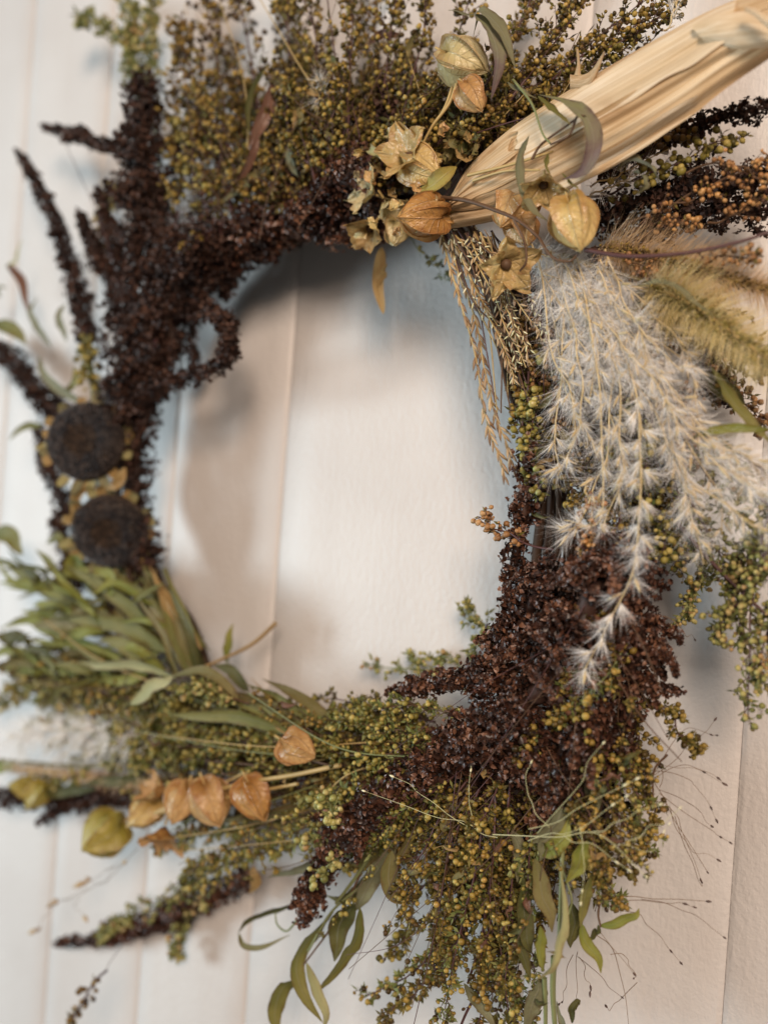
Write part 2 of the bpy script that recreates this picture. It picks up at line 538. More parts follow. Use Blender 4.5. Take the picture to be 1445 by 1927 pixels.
def berry_template(seg=8, rings=5):
    v, f = [], []
    v.append((0, 0, -1.0))
    for i in range(1, rings):
        a = math.pi * i / rings
        z = -math.cos(a)
        r = math.sin(a)
        if i == rings - 1:
            r *= 0.62
            z = 1.0
        for j in range(seg):
            b = 2 * math.pi * j / seg
            v.append((r * math.cos(b), r * math.sin(b), z))
    v.append((0, 0, 0.82))
    n = len(v)
    for j in range(seg):
        f.append((0, 1 + (j + 1) % seg, 1 + j))
    for i in range(rings - 2):
        a0, a1 = 1 + i * seg, 1 + (i + 1) * seg
        for j in range(seg):
            k = (j + 1) % seg
            f.append((a0 + j, a0 + k, a1 + k))
            f.append((a0 + j, a1 + k, a1 + j))
    a0 = 1 + (rings - 2) * seg
    for j in range(seg):
        f.append((n - 1, a0 + j, a0 + (j + 1) % seg))
    return np.array(v), np.array(f)


BV, BF = berry_template()
BV_LO, BF_LO = berry_template(6, 4)


def bract_template(k, cup, wave):
    v = [(0, 0, 0)]
    for j in range(k):
        a = 2 * math.pi * j / k
        r = 0.5 * (1 + 0.28 * math.sin(3.1 * a + wave))
        v.append((r * math.cos(a), r * math.sin(a) * 0.8 + 0.1, cup * (0.6 + 0.7 * math.sin(2 * a + wave))))
    f = [(0, 1 + j, 1 + (j + 1) % k) for j in range(k)]
    return np.array(v), np.array(f)


BRACTS = [bract_template(7, 0.22, 0.4), bract_template(7, 0.3, 2.0), bract_template(6, 0.16, 4.0)]


def spindle_template(seg=5):
    v, f = [(0, 0, 0)], []
    for z, r in ((0.25, 0.8), (0.5, 1.0), (0.78, 0.55)):
        for j in range(seg):
            b = 2 * math.pi * j / seg
            v.append((r * math.cos(b), r * math.sin(b), z))
    v.append((0, 0, 1.0))
    for j in range(seg):
        f.append((0, 1 + (j + 1) % seg, 1 + j))
    for i in range(2):
        a0, a1 = 1 + i * seg, 1 + (i + 1) * seg
        for j in range(seg):
            k = (j + 1) % seg
            f.append((a0 + j, a0 + k, a1 + k))
            f.append((a0 + j, a1 + k, a1 + j))
    n = len(v) - 1
    a0 = 1 + 2 * seg
    for j in range(seg):
        f.append((n, a0 + j, a0 + (j + 1) % seg))
    return np.array(v), np.array(f)


SV, SF = spindle_template()
LV = np.array([(0, 0, 0), (-1, 0.12, 0.45), (0, 0, 0.5), (1, 0.12, 0.45), (0, 0.1, 1.0)], float)   # a leaflet along z
LF = np.array([(0, 2, 1), (1, 2, 4), (0, 3, 2), (3, 4, 2)])


def rand_dirs(n):
    return norm(rng.normal(0, 1, (n, 3)))


def basis_z(D, spin=True):
    """(k,3,3) matrices whose third column is D."""
    D = norm(D)
    R = norm(np.cross(D, rand_dirs(len(D))))
    Bv = np.cross(D, R)
    return np.stack([R, Bv, D], -1)


def hairs(build, roots, dirs, length, width, curl=0.25):
    """Tapered, slightly bent three-triangle hairs."""
    n = len(roots)
    D = norm(dirs)
    S = norm(np.cross(D, rand_dirs(n)))
    C = rand_dirs(n) * curl
    L = np.broadcast_to(np.asarray(length, float), (n,))[:, None]
    w = np.broadcast_to(np.asarray(width, float), (n,))[:, None]
    m = roots + D * L * 0.5 + C * L * 0.14
    t = roots + D * L + C * L * 0.5
    V = np.stack([roots - S * w, roots + S * w, m + S * w * 0.8, m - S * w * 0.8, t], 1)
    F = np.array([(0, 1, 2), (0, 2, 3), (3, 2, 4)])
    Fs = F[None] + (np.arange(n) * 5)[:, None, None]
    build.add(V.reshape(-1, 3), Fs.reshape(-1, 3))


# ------------------------------------------------------------------ the wall
wall = empty('wall', (0, 0, 0))
wall['label'] = 'pale painted wall of vertical tongue and groove boards behind the wreath'
wall['category'] = 'wall'
wall['kind'] = 'structure'
gx0 = P(90, 1800, 0)[0]
gx5 = P(1365, 1800, 0)[0]
BW = (gx5 - gx0) / 5.0
EDGES = [-4, -3, -2, -1, 0, 1, 2, 3.95, 5, 6, 7, 8, 9]
for k in range(len(EDGES) - 1):
    x0, x1 = gx0 + EDGES[k] * BW, gx0 + EDGES[k + 1] * BW
    dep, ch = 0.0017, 0.0026
    prof = [(x0 + 0.00005, 0.012), (x0 + 0.00005, dep), (x0 + 0.0008, dep * 0.8), (x0 + ch * 0.75, 0.0006), (x0 + ch * 1.25, 0.0)]
    xs = np.linspace(x0 + ch * 1.25, x1 - ch * 1.25, 8)[1:-1]
    prof += [(x, 0.00018 * math.sin(9 * x * 37 + k)) for x in xs]
    prof += [(x1 - ch * 1.25, 0.0), (x1 - ch * 0.75, 0.0006), (x1 - 0.0008, dep * 0.8), (x1 - 0.00005, dep), (x1 - 0.00005, 0.012)]
    tilt = rng.normal(0, 0.00015)
    zs = np.linspace(-0.95, 0.95, 13)
    V = np.array([[(x, y + tilt + 0.0003 * math.sin(5 * z + k), z) for (x, y) in prof] for z in zs])
    b = Build()
    b.grid(V)
    obj('plank', b, M_PAINT, wall, origin=(x0, 0, 0))
b = Build()
b.grid(np.array([[(-1.2, 0.0125, -0.95), (1.6, 0.0125, -0.95)], [(-1.2, 0.0125, 0.95), (1.6, 0.0125, 0.95)]]))
obj('backing_board', b, M_PAINT, wall, origin=(0, 0.0125, 0))

# ------------------------------------------------------------------ the wreath
wreath = empty('wreath', P(640, 900, 0))
wreath['label'] = 'large dried flower wreath of seed heads, pods, husk and feathery grass hung on pale boards'
wreath['category'] = 'wreath'

RING = [(700, 395), (560, 425), (430, 480), (335, 570), (275, 690), (245, 800), (240, 920), (262, 1040), (310, 1150), (385, 1270),
        (480, 1365), (600, 1425), (725, 1435), (850, 1410), (960, 1330), (1020, 1200), (1045, 1050), (1040, 900), (1005, 750), (965, 600),
        (900, 485), (800, 415), (700, 395)]
b = Build()
ringQ = path([(x, y, 34) for x, y in RING], 150)
T, N, B = frames(ringQ)
for k in range(16):
    ph = rng.uniform(0, 6.28)
    tw = rng.uniform(2, 5) * 2 * math.pi
    rr = rng.uniform(0.004, 0.0125)
    a = ph + tw * np.linspace(0, 1, 150)
    Q = ringQ + rr * (np.cos(a)[:, None] * N + np.sin(a)[:, None] * B) + smooth(rng.normal(0, 0.0015, (30, 3)), 150)
    b.tube(Q, rng.uniform(0.0012, 0.0030), 5)
obj('twig_ring', b, M_TWIG, wreath)


# ---- amaranth: papery bracts packed on a tapering spike
def plume(pts, r0, r1, dens=1.0, bract=13, mat=None, lobes=0, shag=0.35, label=None, name='amaranth_plume'):
    mat = mat or M_AMAR
    Q = path(pts, 40)
    T, N, B = frames(Q)
    L = np.concatenate([[0], np.cumsum(np.linalg.norm(np.diff(Q, axis=0), axis=1))])
    px = np.array([mpp(q) for q in Q])
    tt = np.linspace(0, 1, 40)
    R = (r0 + (r1 - r0) * tt ** 1.1) * px
    R *= np.clip((1 - tt) / 0.10, 0.35, 1) ** 0.5
    nk = max(4, int(L[-1] / px.mean() / 26))
    R = R * (0.70 + 0.52 * smooth(rng.uniform(0, 1, (nk, 1)), 40)[:, 0])
    Q = Q + smooth(rng.normal(0, 1, (nk, 3)), 40) * (R * 0.12)[:, None]
    stem = Build()
    stem.tube(Q, np.maximum(R * 0.12, 0.0006), 6)
    o = obj(name, stem, M_STEMP, wreath, label=label)
    core = Build()

    def fill(Qs, Rs, n, bsz):
        Ts, Ns, Bs = frames(Qs)
        w = Rs / Rs.sum()
        idx = rng.choice(len(Qs), n, p=w)
        ii = np.clip(idx + rng.uniform(-.5, .5, n), 0, len(Qs) - 1)
        i0 = np.minimum(ii.astype(int), len(Qs) - 2)
        f = (ii - i0)[:, None]
        c = Qs[i0] * (1 - f) + Qs[i0 + 1] * f
        ang = rng.uniform(0, 2 * math.pi, n)
        lump = 0.5 + 0.5 * np.sin(ii * 2.3 + 2 * np.sin(ang * 2 + ii)) 
        rad = Rs[i0] * (1 - shag + shag * lump * 1.3) * np.sqrt(rng.uniform(0.15, 1.0, n))
        out = np.cos(ang)[:, None] * Ns[i0] + np.sin(ang)[:, None] * Bs[i0]
        pos = c + out * rad[:, None]
        D = norm(out + rand_dirs(n) * 0.9 + Ts[i0] * 0.5)
        M = basis_z(D)
        s = bsz * rng.uniform(0.55, 1.25, n)
        M = M * s[:, None, None]
        which = rng.integers(0, 3, n)
        for k in range(3):
            q = which == k
            core.many(BRACTS[k][0], BRACTS[k][1], M[q], pos[q])

    bsz = bract * px.mean()
    area = (L[-1] * R.mean() * 2) / (bsz * bsz)
    fill(Q, R, int(area * 9 * dens) + 30, bsz)
    for k in range(lobes):
        i = int(rng.uniform(2, 36))
        a = rng.uniform(0, 2 * math.pi)
        out = math.cos(a) * N[i] + math.sin(a) * B[i]
        ln = R[i] * rng.uniform(0.5, 1.1)
        e0 = Q[i] + out * R[i] * 0.6
        e1 = e0 + out * ln * 0.7 + T[i] * ln * 0.9
        Qs = smooth([e0, (e0 + e1) / 2 + out * ln * 0.12, e1], 10)
        Rs = R[i] * 0.26 * np.linspace(1, 0.35, 10)
        ar = (ln * 1.2 * Rs.mean() * 2) / (bsz * bsz)
        fill(Qs, Rs, int(ar * 9 * dens) + 8, bsz)
    obj('bract', core, mat, o, flat=False, kind='stuff')
    # a dark woody heart so that the spike is dense, as packed seed is
    h = Build()
    h.tube(Q[2:-2], np.maximum(R * 0.27 * np.clip(np.minimum(tt, 1 - tt) / 0.2, 0.02, 1), 0.0004)[2:-2], 8)
    obj('seed_core', h, M_AMARD, o)
    return o


# ---- branching sprig with round seed capsules
def sprig(pts, br_px, n_br, berry_px=5.5, mat=None, fluff=0.6, fmat=None, smat=None, t0=0.15, per=(4, 8), solo=False,
          label=None, name='berry_sprig', droop=0.0, ang=0.75, stem_px=2.6, lo=False):
    mat = mat or M_GOLD
    fmat = fmat or M_FLUFF
    smat = smat or M_STEMP
    n = 28
    Q = path(pts, n, 0.0012)
    T, N, B = frames(Q)
    px = np.array([mpp(q) for q in Q])
    st = Build()
    st.tube(Q, stem_px * px * np.linspace(1, 0.35, n), 5)
    bl, bd, bs = [], [], []
    fl, fd, fs = [], [], []
    for k in range(n_br):
        t = t0 + (1 - t0) * (k + rng.uniform(0, 1)) / n_br
        i = min(n - 1, int(t * (n - 1)))
        a = k * 2.4 + rng.uniform(-.5, .5)
        out = math.cos(a) * N[i] + math.sin(a) * B[i]
        th = ang * rng.uniform(0.7, 1.3)
        d = norm(T[i] * math.cos(th) + out * math.sin(th))
        ln = br_px * px[i] * rng.uniform(0.5, 1.15) * (1.0 - 0.55 * t)
        m = 7
        s = np.linspace(0, 1, m)[:, None]
        C = Q[i] + d * ln * s + (T[i] * 0.25 + np.array([0, 0, -droop])) * ln * s ** 2 + smooth(rng.normal(0, ln * 0.03, (3, 3)), m) * s
        st.tube(C, px[i] * stem_px * 0.36 * np.linspace(1, 0.5, m), 4)
        nb = rng.integers(per[0], per[1] + 1)
        for j in range(nb):
            u = 0.25 + 0.75 * (j + rng.uniform(0, .8)) / nb
            ii = min(m - 2, int(u * (m - 1)))
            f = u * (m - 1) - ii
            c = C[ii] * (1 - f) + C[ii + 1] * f
            od = norm(rand_dirs(1)[0] + d * 0.5 + np.array([0, 0, -0.25]))
            sz = berry_px * px[i] * rng.choice([0.5, 0.7, 0.82, 0.95, 1.1, 1.2]) * rng.uniform(0.9, 1.1)
            pl = berry_px * px[i] * rng.uniform(1.0, 2.6)
            e = c + od * pl
            st.tube(np.stack([c, e]), px[i] * stem_px * 0.22, 3)
            bl.append(e); bd.append(od); bs.append(sz)
        nf = rng.poisson(fluff * 8)
        for j in range(nf):
            u = rng.uniform(0.05, 1)
            ii = min(m - 2, int(u * (m - 1)))
            f = u * (m - 1) - ii
            fl.append(C[ii] * (1 - f) + C[ii + 1] * f)
            fd.append(norm(rand_dirs(1)[0] + d * 0.8))
            fs.append(px[i] * rng.uniform(6, 20))
    o = obj(name, st, smat, wreath, label=label)
    bl, bd, bs = np.array(bl), np.array(bd), np.array(bs)
    Mx = basis_z(bd) * bs[:, None, None]
    sq = rng.uniform(0.78, 1.12, (len(bs), 1, 3))
    Mx = Mx * sq
    n_solo = min(len(bl), 18) if solo else 0
    if n_solo:
        # the seeds nearest the viewer, one by one
        order = np.argsort(np.dot(bl - cC, cF))
        sel = order[:n_solo]
        for q in sel:
            so = bpy.data.objects.new('berry', SOLO[mat.name][rng.integers(0, 5)])
            COL.objects.link(so)
            so.parent = o
            M4 = np.eye(4)
            M4[:3, :3] = Mx[q]
            M4[:3, 3] = bl[q] - ORIG[o.name]
            so.matrix_local = Matrix(M4.tolist())
        rest = order[n_solo:]
        bl, Mx = bl[rest], Mx[rest]
    if len(bl):
        bb = Build()
        bb.many(*((BV_LO, BF_LO) if lo else (BV, BF)), Mx, bl)
        obj('berry_cluster', bb, mat, o, kind='stuff')
    if fl:
        fb = Build()
        fs = np.array(fs)
        Mf = basis_z(np.array(fd)) * np.stack([fs * 0.16, fs * 0.16, fs], -1)[:, None, :]
        fb.many(LV, LF, Mf, np.array(fl))
        obj('leaflet', fb, fmat, o, kind='stuff')
    return o


SOLO = {}


def solid_mat(src_name, cols):
    """Five single-berry meshes, each in its own shade."""
    out = []
    for k, c in enumerate(cols):
        m, nt, b, _ = new_mat(src_name + '_single')
        n = nt.nodes.new('ShaderNodeTexNoise')
        n.inputs['Scale'].default_value = 900
        g = nt.nodes.new('ShaderNodeNewGeometry')
        nt.links.new(g.outputs['Position'], n.inputs['Vector'])
        r = ramp(nt, [(0.3, tuple(x * 0.75 for x in c)), (0.7, tuple(min(1, x * 1.2) for x in c))])
        nt.links.new(n.outputs['Fac'], r.inputs['Fac'])
        nt.links.new(r.outputs['Color'], b.inputs['Base Color'])
        b.inputs['Roughness'].default_value = 0.42
        bb = Build()
        bb.add(BV, BF)
        out.append(bb.mesh('berry', m, np.zeros(3)))
    SOLO[src_name] = out


solid_mat('golden_berry', [(0.18, 0.10, 0.022), (0.24, 0.14, 0.03), (0.32, 0.20, 0.045), (0.36, 0.25, 0.06), (0.29, 0.22, 0.06)])
solid_mat('olive_berry', [(0.16, 0.13, 0.03), (0.24, 0.20, 0.05), (0.32, 0.27, 0.08), (0.38, 0.33, 0.11), (0.25, 0.25, 0.08)])
solid_mat('green_berry', [(0.18, 0.19, 0.055), (0.26, 0.26, 0.08), (0.34, 0.31, 0.10), (0.40, 0.34, 0.13), (0.34, 0.22, 0.09)])
solid_mat('orange_berry', [(0.24, 0.11, 0.03), (0.32, 0.15, 0.045), (0.38, 0.19, 0.06), (0.44, 0.25, 0.09), (0.36, 0.2, 0.07)])


# ---- leaves
def leaf(pts, w_px, mat=None, tw=(0.0, 0.0), fold=0.25, wav=0.13, parent=None, label=None, n=16, blunt=0.8, name='leaf'):
    mat = mat or M_LEAFG
    Q = path(pts, n)
    Q = Q + smooth(rng.normal(0, 0.0007, (5, 3)), n)
    T, _, _ = frames(Q)
    px = np.array([mpp(q) for q in Q])
    t = np.linspace(0, 1, n)
    w = w_px * 0.39 * px * np.sin(math.pi * np.clip(t, 0, 1) ** blunt) ** 0.85
    w = np.maximum(w, 0.8 * px)
    view = -cF
    a = tw[0] + (tw[1] - tw[0]) * t
    S0 = norm(np.cross(T, np.broadcast_to(view, T.shape)))
    N0 = np.cross(S0, T)
    S = S0 * np.cos(a)[:, None] + N0 * np.sin(a)[:, None]
    Nn = np.cross(S, T)
    ss = np.linspace(-1, 1, 7)
    ph = rng.uniform(0, 6)
    V = np.zeros((n, 7, 3))
    for j, s in enumerate(ss):
        lift = fold * abs(s) ** 1.4 + wav * s * s * (np.sin(t * 17 + ph + (2 if s > 0 else 0)) + 0.7 * np.sin(t * 31 + 2 * ph + s))
        V[:, j] = Q + S * (w * s)[:, None] + Nn * (w * lift)[:, None]
    uu, vv = np.meshgrid(np.linspace(0, 1, 7), t)
    bb = Build()
    bb.grid(V, np.stack([uu, vv], -1))
    return obj(name, bb, mat, parent or wreath, label=label)


def stem(pts, r_px, mat=None, name='stem', parent=None, r1=0.7, label=None, n=24):
    Q = path(pts, n)
    px = np.array([mpp(q) for q in Q])
    bb = Build()
    bb.tube(Q, r_px * px * np.linspace(1, r1, n), 6)
    return obj(name, bb, mat or M_STRAW, parent or wreath, label=label)


# ---- papery lantern pods
def pod(cx, cy, d, r_px, ang, tilt=0.5, mat=None, open_=0.0, squash=1.0, label=None, spin=None):
    """ang: picture direction the tip points to (degrees, 0 = right, 90 = down); tilt: how far the tip turns to the viewer."""
    mat = mat or M_PODG
    c = P(cx, cy, d)
    r = r_px * mpp(c)
    a = math.radians(ang)
    ax = norm((cR * math.cos(a) - cU * math.sin(a)) * math.cos(tilt) + (-cF) * math.sin(tilt))
    X = norm(np.cross(ax, cU + 0.3 * cR))
    Y = np.cross(ax, X)
    sp = rng.uniform(0, 6.28) if spin is None else spin
    root = empty('lantern_pod', c - ax * r * 0.9, wreath, label=label)
    n, m = 15, 11
    for k in range(5):
        sc = rng.uniform(0.92, 1.08)
        th0 = sp + k * 2 * math.pi / 5 + rng.normal(0, 0.05)
        v = np.linspace(0.0, 1.0, n)[:, None]
        u = np.linspace(-1, 1, m)[None, :]
        half = math.pi / 5 * 1.12
        g5 = rng.normal(0, 1, (7, 6))
        crk2 = smooth(smooth(g5, n).T, m).T
        prof = np.sin(math.pi * np.clip(v, 0, 1) ** 0.68) ** 0.62
        prof = prof * (1 - 0.12 * v) + 0.03
        ridge = 0.74 + 0.36 * np.abs(u) ** 2.0
        rad = r * sc * prof * ridge * (1 + 0.055 * crk2 * (1 - 0.6 * np.abs(u)))
        zz = (-0.95 + 1.9 * v) * np.ones_like(u)
        zz = zz - 0.50 * np.abs(u) ** 1.4 * (1 - v) ** 2              # heart-shaped base lobes
        zz = zz + 0.14 * (1 - np.abs(u)) * v ** 7 + 0.03 * crk2       # pointed tips
        zz = zz * r * squash * sc
        th = th0 + half * u * np.ones_like(v)
        if open_ > 0:
            # sepals spread like petals: hinge each about its base
            al = open_ * 1.25 * (0.9 + 0.2 * rng.uniform())
            rl = r * sc * 1.55 * v
            bend = al * (0.35 + 0.65 * v)
            wd = r * sc * 0.62 * np.sin(math.pi * np.clip(v, 0, 1) ** 0.75) ** 0.8 * u
            rad_c = rl * np.sin(bend) + r * 0.06
            z_c = rl * np.cos(bend) - r * 0.5 + 0.22 * r * np.abs(u) ** 2 * (1 - 0.5 * v)
            er = np.cos(th0) * X + np.sin(th0) * Y
            et = -np.sin(th0) * X + np.cos(th0) * Y
            crk = 0.10 * r * crk2 * (0.3 + v)
            V = c + (rad_c + crk * 0.4)[..., None] * er + wd[..., None] * et + (z_c + crk)[..., None] * ax
        else:
            V = c + (rad * np.cos(th))[..., None] * X + (rad * np.sin(th))[..., None] * Y + zz[..., None] * ax
        bb = Build()
        uu, vv = np.meshgrid(np.linspace(0, 1, m), np.linspace(0, 1, n))
        bb.grid(V, np.stack([uu, vv], -1))
        obj('sepal', bb, mat, root)
    sb = Build()
    e = c - ax * r * (1.5 if open_ <= 0 else 1.1)
    sb.tube(smooth([e - ax * r * 0.2, e, c - ax * r * 0.55], 8), 2.6 * mpp(c), 5)
    obj('stalk', sb, M_STRAW, root)
    if open_ > 0:
        fb = Build()
        fb.many(BV, BF, basis_z(ax[None]) * r * 0.26, (c - ax * r * 0.2)[None])
        obj('dry_fruit', fb, M_STEM, root)
    return root


# ---- feathery silver grass
def feather(pts, n_sp, hair_px, sp_px=26, per=34, t0=0.05, label=None, hw=0.32, spread=0.55):
    n = 40
    Q = path(pts, n, 0.0006)
    T, N, B = frames(Q)
    px = np.array([mpp(q) for q in Q])
    st = Build()
    st.tube(Q, px * np.linspace(2.0, 0.9, n), 5)
    o = obj('feather_grass', st, M_CREAM, wreath, label=label)
    fb, hb = Build(), Build()
    for k in range(n_sp):
        t = t0 + (1 - t0) * (k + rng.uniform(0, .6)) / n_sp
        i = min(n - 1, int(t * (n - 1)))
        a = k * 2.4 + rng.uniform(-.6, .6)
        out = math.cos(a) * N[i] + math.sin(a) * B[i]
        th = spread * rng.uniform(0.5, 1.4)
        d = norm(T[i] * math.cos(th) + out * math.sin(th))
        L = sp_px * px[i] * rng.uniform(0.7, 1.2)
        base = Q[i] + d * L * 0.15
        fb.tube(np.stack([Q[i], base + d * L * 0.1]), px[i] * 0.9, 3)
        M = basis_z(d[None]) * np.array([L * 0.085, L * 0.085, L])[None, None, :]
        fb.many(SV, SF, M, base[None])
        nh = int(per * rng.uniform(0.7, 1.3))
        D = norm(d[None] * 0.8 + rand_dirs(nh) * rng.uniform(0.35, 0.85))
        hairs(hb, base + d * L * rng.uniform(0, 0.35, (nh, 1)), D, hair_px * px[i] * rng.uniform(0.5, 1.15, nh), px[i] * hw, 0.35)
    obj('floret', fb, M_CREAM, o, kind='stuff')
    obj('hair', hb, M_HAIR, o, kind='stuff')
    return o


# ---- foxtail with stiff bristles
def foxtail(pts, r_px, bristle_px, n_b, bmat, label=None, taper=0.5, smat=None):
    n = 44
    Q = path(pts, n)
    T, N, B = frames(Q)
    px = np.array([mpp(q) for q in Q])
    tt = np.linspace(0, 1, n)
    st = Build()
    st.tube(Q, px * 4, 6)
    o = obj('foxtail_grass', st, M_STRAW, wreath, label=label)
    R = r_px * px * (1 - taper * tt) * np.clip(np.minimum(tt / 0.08, 1), 0.3, 1)
    ns = int(n_b * 0.35)
    i = rng.integers(0, n, ns)
    a = rng.uniform(0, 6.2832, ns)
    out = np.cos(a)[:, None] * N[i] + np.sin(a)[:, None] * B[i]
    pos = Q[i] + out * (R[i] * rng.uniform(0.2, 1, ns))[:, None] + T[i] * rng.uniform(-1, 1, (ns, 1)) * 0.004
    D = norm(out * 0.8 + T[i] * 0.8 + rand_dirs(ns) * 0.3)
    s = px[i] * rng.uniform(7, 11, ns)
    M = basis_z(D) * np.stack([s * 0.28, s * 0.28, s], -1)[:, None, :]
    gb = Build()
    gb.many(SV, SF, M, pos)
    obj('seed', gb, smat or M_OLIVE, o, kind='stuff')
    i = rng.integers(0, n, n_b)
    a = rng.uniform(0, 6.2832, n_b)
    out = np.cos(a)[:, None] * N[i] + np.sin(a)[:, None] * B[i]
    pos = Q[i] + out * (R[i] * 0.5)[:, None] + T[i] * rng.uniform(-1, 1, (n_b, 1)) * 0.004
    D = norm(out + T[i] * 0.55 + rand_dirs(n_b) * 0.22)
    hb = Build()
    hairs(hb, pos, D, bristle_px * px[i] * (1 - 0.4 * tt[i]) * rng.uniform(0.55, 1.1, n_b), px[i] * 0.42, 0.2)
    obj('bristle', hb, bmat, o, kind='stuff')
    return o


# ---- slim grass spike with alternate grains
def grain_spike(pts, n_g, g_px, mat=None, label=None, spread=0.35, smat=None, wid=0.105):
    n = 40
    Q = path(pts, n, 0.0006)
    T, N, B = frames(Q)
    px = np.array([mpp(q) for q in Q])
    st = Build()
    st.tube(Q, px * np.linspace(2.2, 0.9, n), 5)
    o = obj('grain_spike', st, smat or M_STRAW, wreath, label=label)
    t = (np.arange(n_g) + rng.uniform(0, .5, n_g)) / n_g
    i = np.minimum(n - 1, (t * (n - 1)).astype(int))
    a = np.arange(n_g) * math.pi + rng.normal(0, 0.6, n_g)
    out = np.cos(a)[:, None] * B[i] + np.sin(a)[:, None] * N[i]
    th = spread * rng.uniform(0.5, 1.5, n_g)
    D = norm(T[i] * np.cos(th)[:, None] + out * np.sin(th)[:, None])
    L = g_px * px[i] * rng.uniform(0.75, 1.2, n_g)
    M = basis_z(D) * np.stack([L * wid, L * wid, L], -1)[:, None, :]
    gb = Build()
    gb.many(SV, SF, M, Q[i])
    obj('grain', gb, mat or M_GRAIN, o, kind='stuff')
    return o


# ---- wiry grass with a few tiny seeds
def wisp(main, branches, r_px=0.9, smat=None, dmat=None, seed_px=11, label=None):
    st, gb = Build(), Build()
    allp = [main] + branches
    for k, pts in enumerate(allp):
        Q = path(pts, 26, 0.0008)
        px = np.array([mpp(q) for q in Q])
        st.tube(Q, r_px * px * np.linspace(1, 0.55, 26) * (1 if k == 0 else 0.75), 4)
        T, _, _ = frames(Q)
        for u in ([1.0, 0.86] if k % 2 else [1.0]):
            i = int(u * 25)
            L = seed_px * px[i] * rng.uniform(0.8, 1.2)
            M = basis_z(T[i][None]) * np.array([L * 0.2, L * 0.2, L])[None, None, :]
            gb.many(SV, SF, M, Q[i][None])
    o = obj('wispy_grass', st, smat or M_WISP, wreath, label=label)
    obj('grass_seed', gb, dmat or M_DSEED, o, kind='stuff')
    return o


# ---- sunflower seed heads
def sunflower(cx, cy, d, r_px, tip, label):
    c = P(cx, cy, d)
    r = r_px * mpp(c)
    ax = norm(tip)
    X = norm(np.cross(ax, np.array([0.1, 0.2, 1.0])))
    Y = np.cross(ax, X)
    root = empty('sunflower_head', c - ax * r * 0.5, wreath, label=label)
    n = 620
    k = np.arange(n) + 0.5
    rr = np.sqrt(k / n)
    th = k * 2.399963
    dome = 0.36 * np.sqrt(np.maximum(0, 1 - rr ** 2)) - 0.12 * np.exp(-(rr / 0.4) ** 2) + 0.05 * np.sin(3 * th[0] + 2.0 * np.cos(th)) * rr
    pos = c + (rr * np.cos(th) * r * 1.02)[:, None] * X + (rr * np.sin(th) * r * 0.96)[:, None] * Y + (dome * r)[:, None] * ax
    out = np.cos(th)[:, None] * X + np.sin(th)[:, None] * Y
    D = norm(ax[None] + out * (rr * 0.7)[:, None] + rng.normal(0, 0.05, (n, 3)))
    s = r * 0.11 * np.ones(n)
    M = basis_z(D) * np.stack([s * 0.34, s * 0.34, s * rng.uniform(0.8, 1.1, n)], -1)[:, None, :]
    inner = rr < 0.42
    gone = rng.uniform(0, 1, n) < 0.03
    for nm, msk, mt in (('seed', ~inner & ~gone, M_SEED), ('disc_floret', inner & ~gone, M_FLORET)):
        bb = Build()
        bb.many(SV, SF, M[msk], (pos - D * (s * 0.5)[:, None])[msk])
        obj(nm, bb, mt, root, kind='stuff')
    # cushion under the seeds and pithy back
    a = np.linspace(0, 2 * math.pi, 40, endpoint=False)
    prof = [(0.05, 0.18), (0.35, 0.22), (0.7, 0.18), (0.90, 0.03), (0.97, -0.06), (0.98, -0.14), (0.92, -0.28), (0.6, -0.42), (0.2, -0.48)]
    V = np.array([[c + X * (q * r * math.cos(t)) + Y * (q * r * math.sin(t)) + ax * (z * r) for t in a] for q, z in prof])
    cb = Build()
    cb.grid(V, None, True)
    obj('receptacle', cb, M_FLORET, root)
    for j in range(22):
        t = j * 2 * math.pi / 22 + rng.normal(0, 0.16)
        o2 = X * math.cos(t) + Y * math.sin(t)
        ln = r * rng.uniform(0.14, 0.36)
        p0 = c + o2 * r * 0.98 - ax * r * 0.08
        p1 = p0 + o2 * ln * 0.8 + ax * ln * rng.uniform(-0.1, 0.6)
        p2 = p1 + o2 * ln * rng.uniform(-0.2, 0.4) + ax * ln * rng.uniform(0.2, 0.7)
        Q = smooth([p0, p1, p2], 7)
        sd = np.cross(ax, o2)
        wv = r * 0.12 * np.array([1, 1.1, 1.0, 0.85, 0.6, 0.35, 0.1])
        ss = np.linspace(-1, 1, 5)
        V = np.stack([Q + sd[None] * (wv * s)[:, None] + ax[None] * (wv * 0.3 * s * s)[:, None] for s in ss], 1)
        pb = Build()
        pb.grid(V)
        obj('bract', pb, [M_TAN, M_LEAFY, M_LEAFO][j % 3], root)
    sb = Build()
    sb.tube(smooth([c - ax * r * 0.4, c - ax * r * 0.8 - np.array([0, 0, r * 0.6]), c - ax * r * 1.0 - np.array([-r * 0.3, 0, r * 1.4])], 10), r * 0.11, 7)
    obj('stalk', sb, M_GSTEM, root)
    return root

# ================================================================== planting the wreath
def J(pts, s):
    """Jitter of a measured path."""
    return [(p[0] + rng.normal(0, s), p[1] + rng.normal(0, s)) + tuple(p[2:]) for p in pts]


